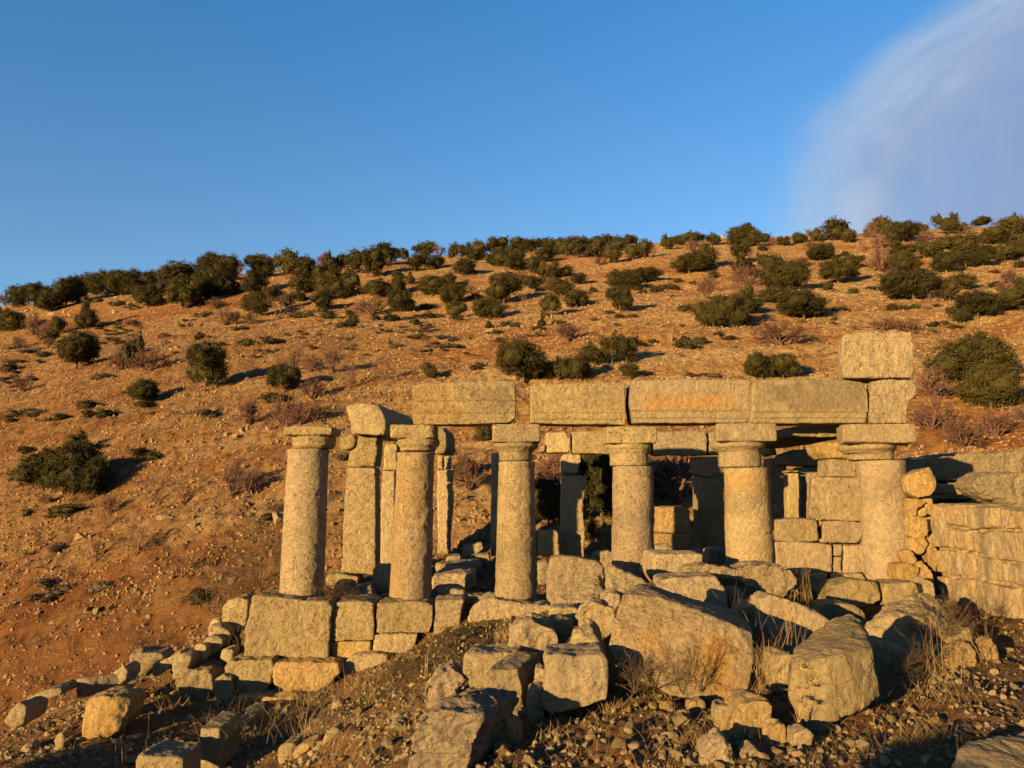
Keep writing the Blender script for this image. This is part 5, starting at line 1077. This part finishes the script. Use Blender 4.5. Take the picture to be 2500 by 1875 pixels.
patch(*T1, 1180, 1030, 240, 70, 26, 85, 30); patch(*T1, 1830, 980, 150, 50, 9, 80, 28); patch(*T1, 1100, 1160, 160, 50, 10, 90, 35); patch(*T1, 150, 1540, 170, 90, 14, 110, 45)
patch(*T3, 950, 1090, 170, 40, 15, 75, 28); patch(*T3, 1400, 1120, 90, 25, 7, 70, 26); patch(*T3, 2050, 1070, 170, 40, 12, 80, 30); patch(*T4, 160, 1120, 150, 35, 12, 80, 30); patch(*T4, 1280, 1170, 120, 18, 5, 70, 26)
patch(*T6, 1150, 470, 200, 40, 6, 70, 32)

NAME = {'e': ('evergreen_bush', 'evergreen bush', 'bush', 'evergreen oaks and bushes on the hillside'), 'E': ('evergreen_tree', 'evergreen tree with trunk', 'tree', 'evergreen oaks and bushes on the hillside'),
        's': ('spired_bush', 'pointed evergreen bush', 'bush', 'pointed evergreen bushes on the hillside'), 'b': ('bare_shrub', 'leafless mauve shrub', 'shrub', 'leafless shrubs on the hillside'),
        't': ('bare_sapling', 'leafless sapling', 'tree', 'thin leafless trees on the hillside'), 'c': ('cushion_shrub', 'low greyish cushion shrub', 'shrub', 'low cushion shrubs on the hillside'), 'g': ('cushion_shrub', 'low green cushion shrub', 'shrub', 'low cushion shrubs on the hillside')}
ZONE = [(200, 'by left edge'), (450, 'well left of first column'), (640, 'just left of first column'), (840, 'above first column'), (1003, 'above S-ended block'), (1275, 'above first beam'), (1535, 'above second beam'), (1835, 'above orange-stained beam'), (2050, 'above fourth beam'), (2235, 'above topmost block'), (2380, 'right of topmost block'), (9999, 'by right edge')]
ORD = ['leftmost', 'second from left', 'third from left', 'fourth from left', 'fifth from left', 'sixth from left', 'seventh from left', 'eighth from left', 'ninth from left', 'tenth from left']
NUM = ['', '', 'two', 'three', 'four', 'five', 'six', 'seven', 'eight', 'nine', 'ten', 'eleven', 'twelve']
info = []; cell = {}
for i, (k, px, py, w, h) in enumerate(PLANTS):
    ridge = float(np.interp(px, _rpx, _rrow)); b = py - ridge
    z = next(t for lim, t in ZONE if px < lim)
    low = 1113 - ridge
    band = 'on skyline' if py - h < ridge - 6 else 'on upper slope' if b < 110 else 'on middle slope' if b < 230 else 'on lower slope'
    if py > 1115 and 1000 < px < 1800: band = 'between columns,'; z = '%s of third column' % ('left' if px < 1250 else 'right')
    elif py > 1115 and px > 680: band = 'behind the left columns'; z = 'low down'
    size = 'big' if w > 75 else 'small' if w < 38 else 'middling'
    if k in 'cg': size = ''
    info.append((k, size, band, z)); cell.setdefault((k, size, band, z), []).append(i)
LAB = {}
for key, ids in cell.items():
    k, size, band, z = key; ids.sort(key=lambda i: PLANTS[i][1]); n = len(ids)
    s = ' '.join(q for q in (size, NAME[k][1], band + ',' if not band.endswith(('columns','columns,')) else band, z) if q)
    for j, i in enumerate(ids):
        LAB[i] = s if n == 1 or k in 'cg' else '%s, %s of %s' % (s, ORD[j] if j < n - 1 or n > 10 else 'rightmost', NUM[n] if n < 13 else str(n)) if j < 10 else s + ', right part of its row'
LAB = {i: (t if len(t.split()) <= 16 else ' '.join(t.replace(',', '').split()[:16])) for i, t in LAB.items()}
pr = np.random.default_rng(77)
for i, (k, px, py, w, h) in enumerate(PLANTS):
    q = onground(hit(px, py))[0]; sc = q[1] / FPX; W, Hh = w * sc, h * sc; nm, _, cat, grp = NAME[k]
    loc = (q[0], q[1] + W * .25, H(q[0], q[1] + W * .25) if k not in 'bt' else q[2])
    loc = (q[0], q[1], q[2])
    rz = pr.uniform(0, 6.28)
    if k in 'eEs':
        crn = CROWNS[i % 2] if k == 's' else (CROWNB[i % 4] if w > 62 else CROWN[i % 7])
        dz = W * .9 * .5 * .30
        if k == 'E' or (k == 'e' and w > 30):
            e = empty(nm, loc); tag(e, LAB[i], cat, grp)
            lift = .10 if k == 'E' else .04
            c = link('crown', crn, (0, 0, Hh * lift), e); c.scale = (W, W * .9, Hh * (1 - lift)); c.rotation_euler = (0, 0, rz if abs(W - W * .9) < 9 else 0)
            t = link('trunk', TRUNK[i % 3], (0, 0, 0), e); t.scale = (W * .8, W * .8, Hh)
        else:
            c = link(nm, crn, (loc[0], loc[1], loc[2] - .04 * Hh)); c.scale = (W, W * .9, Hh * 1.04); c.rotation_euler = (0, 0, rz); tag(c, LAB[i], cat, grp)
    elif k == 'b':
        o = link(nm, BARE[i % 5], loc); o.scale = (W * 1.05, W, Hh); o.rotation_euler = (0, 0, rz); tag(o, LAB[i], cat, grp)
    elif k == 't':
        o = link(nm, BTREE[i % 3], loc); o.scale = (W, W, Hh); o.rotation_euler = (0, 0, rz); tag(o, LAB[i], cat, grp)
    else:
        o = link(nm, CUSH[i % 2 + (2 if k == 'g' else 0)], (loc[0], loc[1] + W * .2, loc[2] - .1 * Hh)); o.scale = (W, W * .8, Hh * .85); o.rotation_euler = (0, 0, rz); tag(o, LAB[i], cat, grp)

# ------------------------------------------------------------------ dry plants of the foreground
THORN = [twigmesh('thorn_bush', twigs(200 + k, 12, 3, 1.1, .007, 3), 'deadbush') for k in range(3)]
def thorn(label, px, py, w, h, D=None, k=0, z=None):
    q = hit(px, py)
    if D: q = P(px, py, D)
    sc = q[1] / FPX; o = link('thorn_bush', THORN[k], tuple(q)); o.scale = (w * sc, w * sc * .8, h * sc); o.rotation_euler = (0, 0, k * 1.9); tag(o, label, 'bush', 'dead thorn bushes in the ruin'); return o
thorn('spiky dead thorn bush in front of the orange stained boulder', 1668, 1695, 100, 130, 6.0, 0)
thorn('low tangle of dead twigs beside the cube shaped block', 1545, 1690, 190, 80, 6.05, 1)
thorn('dark thorn bush growing over the humped boulder by the right wall', 2290, 1570, 150, 130, 7.3, 2)
thorn('brown dry bush at the foot of the leftmost column', 800, 1468, 130, 55, 11.15, 1)
thorn('small dry tuft on the foundation beside the nearly square block', 850, 1462, 50, 25, 11.1, 0)
thorn('leafless pale thicket left of the leftmost column, behind the bank', 640, 1440, 190, 140, 14.5, 2)
thorn('broad leafless thicket behind the crest of the left bank', 560, 1540, 210, 170, 13.2, 1)
thorn('dark dead bush behind the flat-stepped block on the left bank', 370, 1590, 110, 60, 12.0, 0)
thorn('dead thorn bush low before the tall dry stalks at the lower right', 2190, 1650, 150, 80, 6.3, 0)
def thistle(label, px, py, w, D):
    """dry thistle: a short stem and several star heads of thin spines"""
    r = np.random.default_rng(int(px)); q = P(px, py, D); s = w * D / FPX
    V = []; F = []; n = 0
    def sp(a, b, ra):
        nonlocal n
        d = b - a; d = d / np.linalg.norm(d); x = np.cross(d, (.2, .9, .3)); x /= np.linalg.norm(x); y = np.cross(d, x)
        for t in (0, 2.1, 4.2): V.append(a + (math.cos(t) * x + math.sin(t) * y) * ra)
        V.append(b); F.extend([(n, n + 1, n + 3, n + 3), (n + 1, n + 2, n + 3, n + 3), (n + 2, n, n + 3, n + 3)]); n += 4
    for k in range(7):
        h = np.array((r.uniform(-.4, .4), r.uniform(-.3, .3), r.uniform(.25, .95))) * s
        sp(np.zeros(3), h, .012 * s)
        for _ in range(16):
            d = r.normal(size=3); d /= np.linalg.norm(d); d[2] = abs(d[2]) * .8 - .1; sp(h, h + d * s * .2, .011 * s)
    me = bpy.data.meshes.new('thistle'); me.from_pydata([tuple(v) for v in V], [], [tuple(dict.fromkeys(f)) for f in F]); me.update()
    me.attributes.new('tone', 'FLOAT', 'POINT').data.foreach_set('value', np.full(len(V), .6, np.float32)); me.materials.append(M['straw'])
    tag(link('dry_thistle', me, tuple(q)), label, 'thistle', 'dry thistles')
thistle('pale dry thistle before the left side of the tall pale boulder', 1985, 1712, 110, 5.5)
thistle('dry thistle at the right face of the tall pale boulder', 2085, 1690, 70, 5.6)
thistle('pale spiky thistle at the bottom left foot of the tall pale boulder', 1950, 1765, 90, 5.3)
# dry grass, nobody could count it
def grass():
    V = []; F = []; T = []; n = 0; r = np.random.default_rng(9)
    def blade(b, h, lean, wd):
        nonlocal n
        a = r.uniform(0, 6.3); dirv = np.array((math.cos(a) * lean, math.sin(a) * lean, 1.0)); sx = np.array((1.0, .25 * r.normal(), 0)) * wd
        p0 = b; p1 = b + dirv * h * .55; p2 = b + dirv * h * np.array((1.0, 1.0, .98)) + np.array((r.normal(), r.normal(), -.25)) * h * .14
        V.extend([p0 - sx, p0 + sx, p1 - sx * .7, p1 + sx * .7, p2 - sx * .25, p2 + sx * .25]); F.extend([(n, n + 1, n + 3, n + 2), (n + 2, n + 3, n + 5, n + 4)]); n += 6; T.extend([r.random()] * 6)
    # clumps: px, py, spread px, number, height px, lean
    for px, py, sp, num, hp, le, D in [(1900, 1650, 40, 22, 190, .22, 6.6), (1870, 1640, 40, 80, 80, .5, 6.3), (1930, 1600, 25, 18, 150, .25, 6.9), (2180, 1650, 70, 200, 60, .6, None), (2290, 1640, 15, 4, 280, .06, 6.4), (2300, 1640, 50, 40, 110, .4, 6.4), (1780, 1560, 25, 14, 150, .3, 7.6),
                                  (2400, 1620, 40, 22, 110, .35, None), (1650, 1690, 110, 150, 50, .7, None), (1560, 1690, 70, 150, 60, .7, None), (1490, 1740, 50, 60, 50, .6, None), (1400, 1710, 50, 30, 60, .5, None), (1850, 1690, 60, 160, 70, .6, None),
                                  (2060, 1720, 80, 160, 50, .6, None), (2300, 1700, 80, 120, 45, .7, None), (2260, 1820, 60, 80, 60, .7, None), (1240, 1560, 14, 14, 80, .2, None), (1235, 1570, 40, 60, 40, .4, None), (1040, 1660, 7, 5, 120, .1, None), (880, 1690, 80, 60, 50, .6, None), (780, 1730, 90, 60, 70, .6, None),
                                  (700, 1800, 90, 80, 80, .6, None), (560, 1850, 60, 60, 110, .4, None), (300, 1870, 40, 6, 120, .15, None), (480, 1690, 60, 30, 50, .5, None), (620, 1580, 60, 40, 40, .7, None), (430, 1730, 50, 60, 60, .5, None), (520, 1640, 60, 60, 50, .5, None), (760, 1640, 40, 12, 60, .3, None), (1960, 1420, 40, 22, 90, .12, 9.2), (1800, 1440, 40, 22, 80, .2, 8.7),
                                  (2150, 1400, 30, 10, 60, .2, 9.6), (2420, 1500, 40, 12, 80, .25, None), (960, 1600, 90, 60, 26, .8, None), (1080, 1740, 90, 60, 50, .5, 5.6), (1320, 1790, 70, 70, 45, .7, None), (840, 1850, 110, 70, 50, .8, None), (1700, 1830, 160, 120, 45, .8, None), (2100, 1830, 150, 110, 45, .8, None), (420, 1640, 50, 50, 40, .6, None)]:
        for _ in range(num):
            x = px + r.normal() * sp * .6; y = py + r.normal() * sp * .22
            if D: q = P(x, y, D + r.normal() * .12); q[2] = min(q[2], H(q[0], q[1]) + .25)
            else: q = hit(x, min(y, 1895))
            h = hp * q[1] / FPX * r.uniform(.4, 1.1); blade(np.array(q), h, le * r.uniform(.3, 1.9), .0013 * (.6 + q[1] / 12) * r.uniform(.7, 1.5))
    # thin litter over the whole slope
    for _ in range(2600):
        y = 4.2 + 7 * r.random() ** 1.2; x = r.uniform(-.7, .7) * y
        if r.random() < .5 + .8 * float(perlin([(x * .8, y * .8, 2.)])[0]): blade(np.array((x, y, H(x, y))), r.uniform(.03, .12), 1.6 * r.random(), .0016 * (.6 + y / 12))
    me = mesh_from('dry_grass', V, F, M['straw'], None, True, {'tone': T})
    tag(link('dry_grass', me), kind='stuff')
grass()

# ------------------------------------------------------------------ plants added outside the frame, left and behind, to cast shadows into it
for x, y, w_, h_, k, lab in ((-7.9, 4.2, 2.2, 2.5, 0, 'evergreen bush added just outside the frame to shade the bottom of the left bank'), (-10.6, 4.0, 1.6, 3.0, 1, 'tall evergreen bush added outside the frame to shade the slope by the yellow boulder'), (-19.5, 8.5, 5.0, 5.2, 2, 'big evergreen bush added outside the frame at left to shade the gully')):
    o = link('evergreen_bush', CROWNB[k], (x, y, H(x, y) - .1)); o.scale = (w_, w_ * .9, h_); tag(o, lab, 'bush', 'evergreen oaks and bushes on the hillside')

o = link('bare_shrub', BARE[2], (-3.75, -1.6, H(-3.75, -1.6))); o.scale = (1.3, 1.3, 2.0); tag(o, 'leafless shrub added outside the frame, left of viewpoint, throwing a broken shadow at lower right', 'shrub', 'leafless shrubs on the hillside')  # unseen shrub, added for its dappled shadow
# ------------------------------------------------------------------ light
SUN_AZ, SUN_EL = 40.8, 7.5        # degrees left of straight behind the camera; above the horizon
sd = Vector((-math.sin(R(SUN_AZ)) * math.cos(R(SUN_EL)), -math.cos(R(SUN_AZ)) * math.cos(R(SUN_EL)), math.sin(R(SUN_EL))))
L = bpy.data.lights.new('sun', 'SUN'); L.energy = 5.0; L.angle = R(.5); L.color = (1, .66, .272)
lo = bpy.data.objects.new('sun', L); COL.objects.link(lo); lo.rotation_euler = sd.to_track_quat('Z', 'Y').to_euler()
w = bpy.data.worlds.new('World'); S.world = w; w.use_nodes = True; nt = w.node_tree; nt.nodes.clear(); N = NT(nt)
sky = nt.nodes.new('ShaderNodeTexSky'); sky.sky_type = 'NISHITA'; sky.sun_disc = False; sky.sun_elevation = R(SUN_EL)
sky.sun_rotation = math.atan2(sd.x, sd.y)
sky.air_density = 1.0; sky.dust_density = .3; sky.ozone_density = 3.0; sky.altitude = 1400
bg = nt.nodes.new('ShaderNodeBackground'); out = nt.nodes.new('ShaderNodeOutputWorld')
bg.inputs[1].default_value = .105
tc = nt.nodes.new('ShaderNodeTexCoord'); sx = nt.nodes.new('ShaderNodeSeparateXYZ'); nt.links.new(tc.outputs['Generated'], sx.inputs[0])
tint = N.ramp(sx.outputs[2], (.27, (1, 1.03, 1.0)), (.56, (.60, 1.10, 1.25)), (.68, (.45, .8, .95)), (1.0, (.3, .5, .65)))  # upper stops darken the zenith to deepen the shadows
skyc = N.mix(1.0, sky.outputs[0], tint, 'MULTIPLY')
skyc = N.mix(1.0, skyc, N.ramp(sx.outputs[1], (0.0, .55), (.62, 1.0)), 'MULTIPLY')   # sky behind the camera dimmed on purpose, to deepen the shadows

# thin cloud veil on the right: bounded by a curve in azimuth (u = x / y) against height (v = z / y)
cu = N.math('DIVIDE', sx.outputs[0], sx.outputs[1]); cv = N.math('DIVIDE', sx.outputs[2], sx.outputs[1])
cvs = N.n('ShaderNodeFloatCurve'); nt.links.new(cv, cvs.inputs[1]); crv = cvs.mapping.curves[0]
bp = []
for a, b in ((1885, 720), (1926, 561), (1970, 410), (2008, 302), (2083, 214), (2185, 113), (2290, 45), (2400, -35), (2500, -120), (2700, -300)):
    d = ray(a, b); bp.append((float(d[2] / d[1]), float(d[0] / d[1])))
bp.sort(); crv.points[0].location = bp[0]; crv.points[1].location = bp[-1]
for q in bp[1:-1]: crv.points.new(*q)
cvs.mapping.update()
s0 = N.math('SUBTRACT', cu, cvs.outputs[0])
cc = N.n('ShaderNodeCombineXYZ'); nt.links.new(N.math('MULTIPLY', s0, 7.0), cc.inputs[0]); nt.links.new(N.math('MULTIPLY', cv, 3.2), cc.inputs[1])
fib = N.math('SUBTRACT', N.noise(cc.outputs[0], 1.6, 7, .58, .5), .5)
fib2 = N.math('SUBTRACT', N.noise(cc.outputs[0], .55, 3, .5, .2), .5)
sd_ = N.math('ADD', s0, N.math('ADD', N.math('MULTIPLY', fib, .09), N.math('MULTIPLY', fib2, .20)))
front = N.math('GREATER_THAN', sx.outputs[1], .05)
ms2 = N.n('ShaderNodeCombineXYZ'); nt.links.new(N.math('MULTIPLY', s0, 9.0), ms2.inputs[0]); nt.links.new(N.math('ADD', N.math('MULTIPLY', cv, 3.5), N.math('MULTIPLY', cu, 2.0)), ms2.inputs[1])
wisp = N.noise(ms2.outputs[0], 1.5, 8, .62, .8)
mask = N.math('MULTIPLY', N.ramp(N.math('ADD', sd_, .5), (.445, 0), (.485, .22), (.535, .72), (.60, .9), (.75, .9)), front)
sdc = N.math('ADD', s0, N.math('MULTIPLY', N.math('SUBTRACT', N.noise(ms2.outputs[0], .35, 5, .6, 1.0), .5), .42))
ccol = N.ramp(N.math('ADD', sdc, .5), (.47, (.42, .52, .67)), (.54, (.45, .535, .67)), (.62, (.345, .42, .59)), (.74, (.275, .35, .545)), (.84, (.27, .34, .52)), (.94, (.33, .40, .53)))
ccol = N.mix(1.0, ccol, (4.1, 4.1, 4.1), 'MULTIPLY')
mask = N.math('MULTIPLY', mask, N.ramp(wisp, (.30, .74), (.62, 1.0)))
ccol = N.mix(1.0, ccol, N.ramp(wisp, (.3, .93), (.7, 1.1)), 'MULTIPLY')
skyc = N.mix(mask, skyc, ccol)
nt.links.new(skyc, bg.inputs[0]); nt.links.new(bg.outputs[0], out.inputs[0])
S.view_settings.view_transform = 'Standard'; S.view_settings.look = 'None'; S.view_settings.exposure = 1.2; S.view_settings.gamma = 1
S.render.engine = 'CYCLES'; S.cycles.max_bounces = 4; S.cycles.diffuse_bounces = 1; S.cycles.use_denoising = True
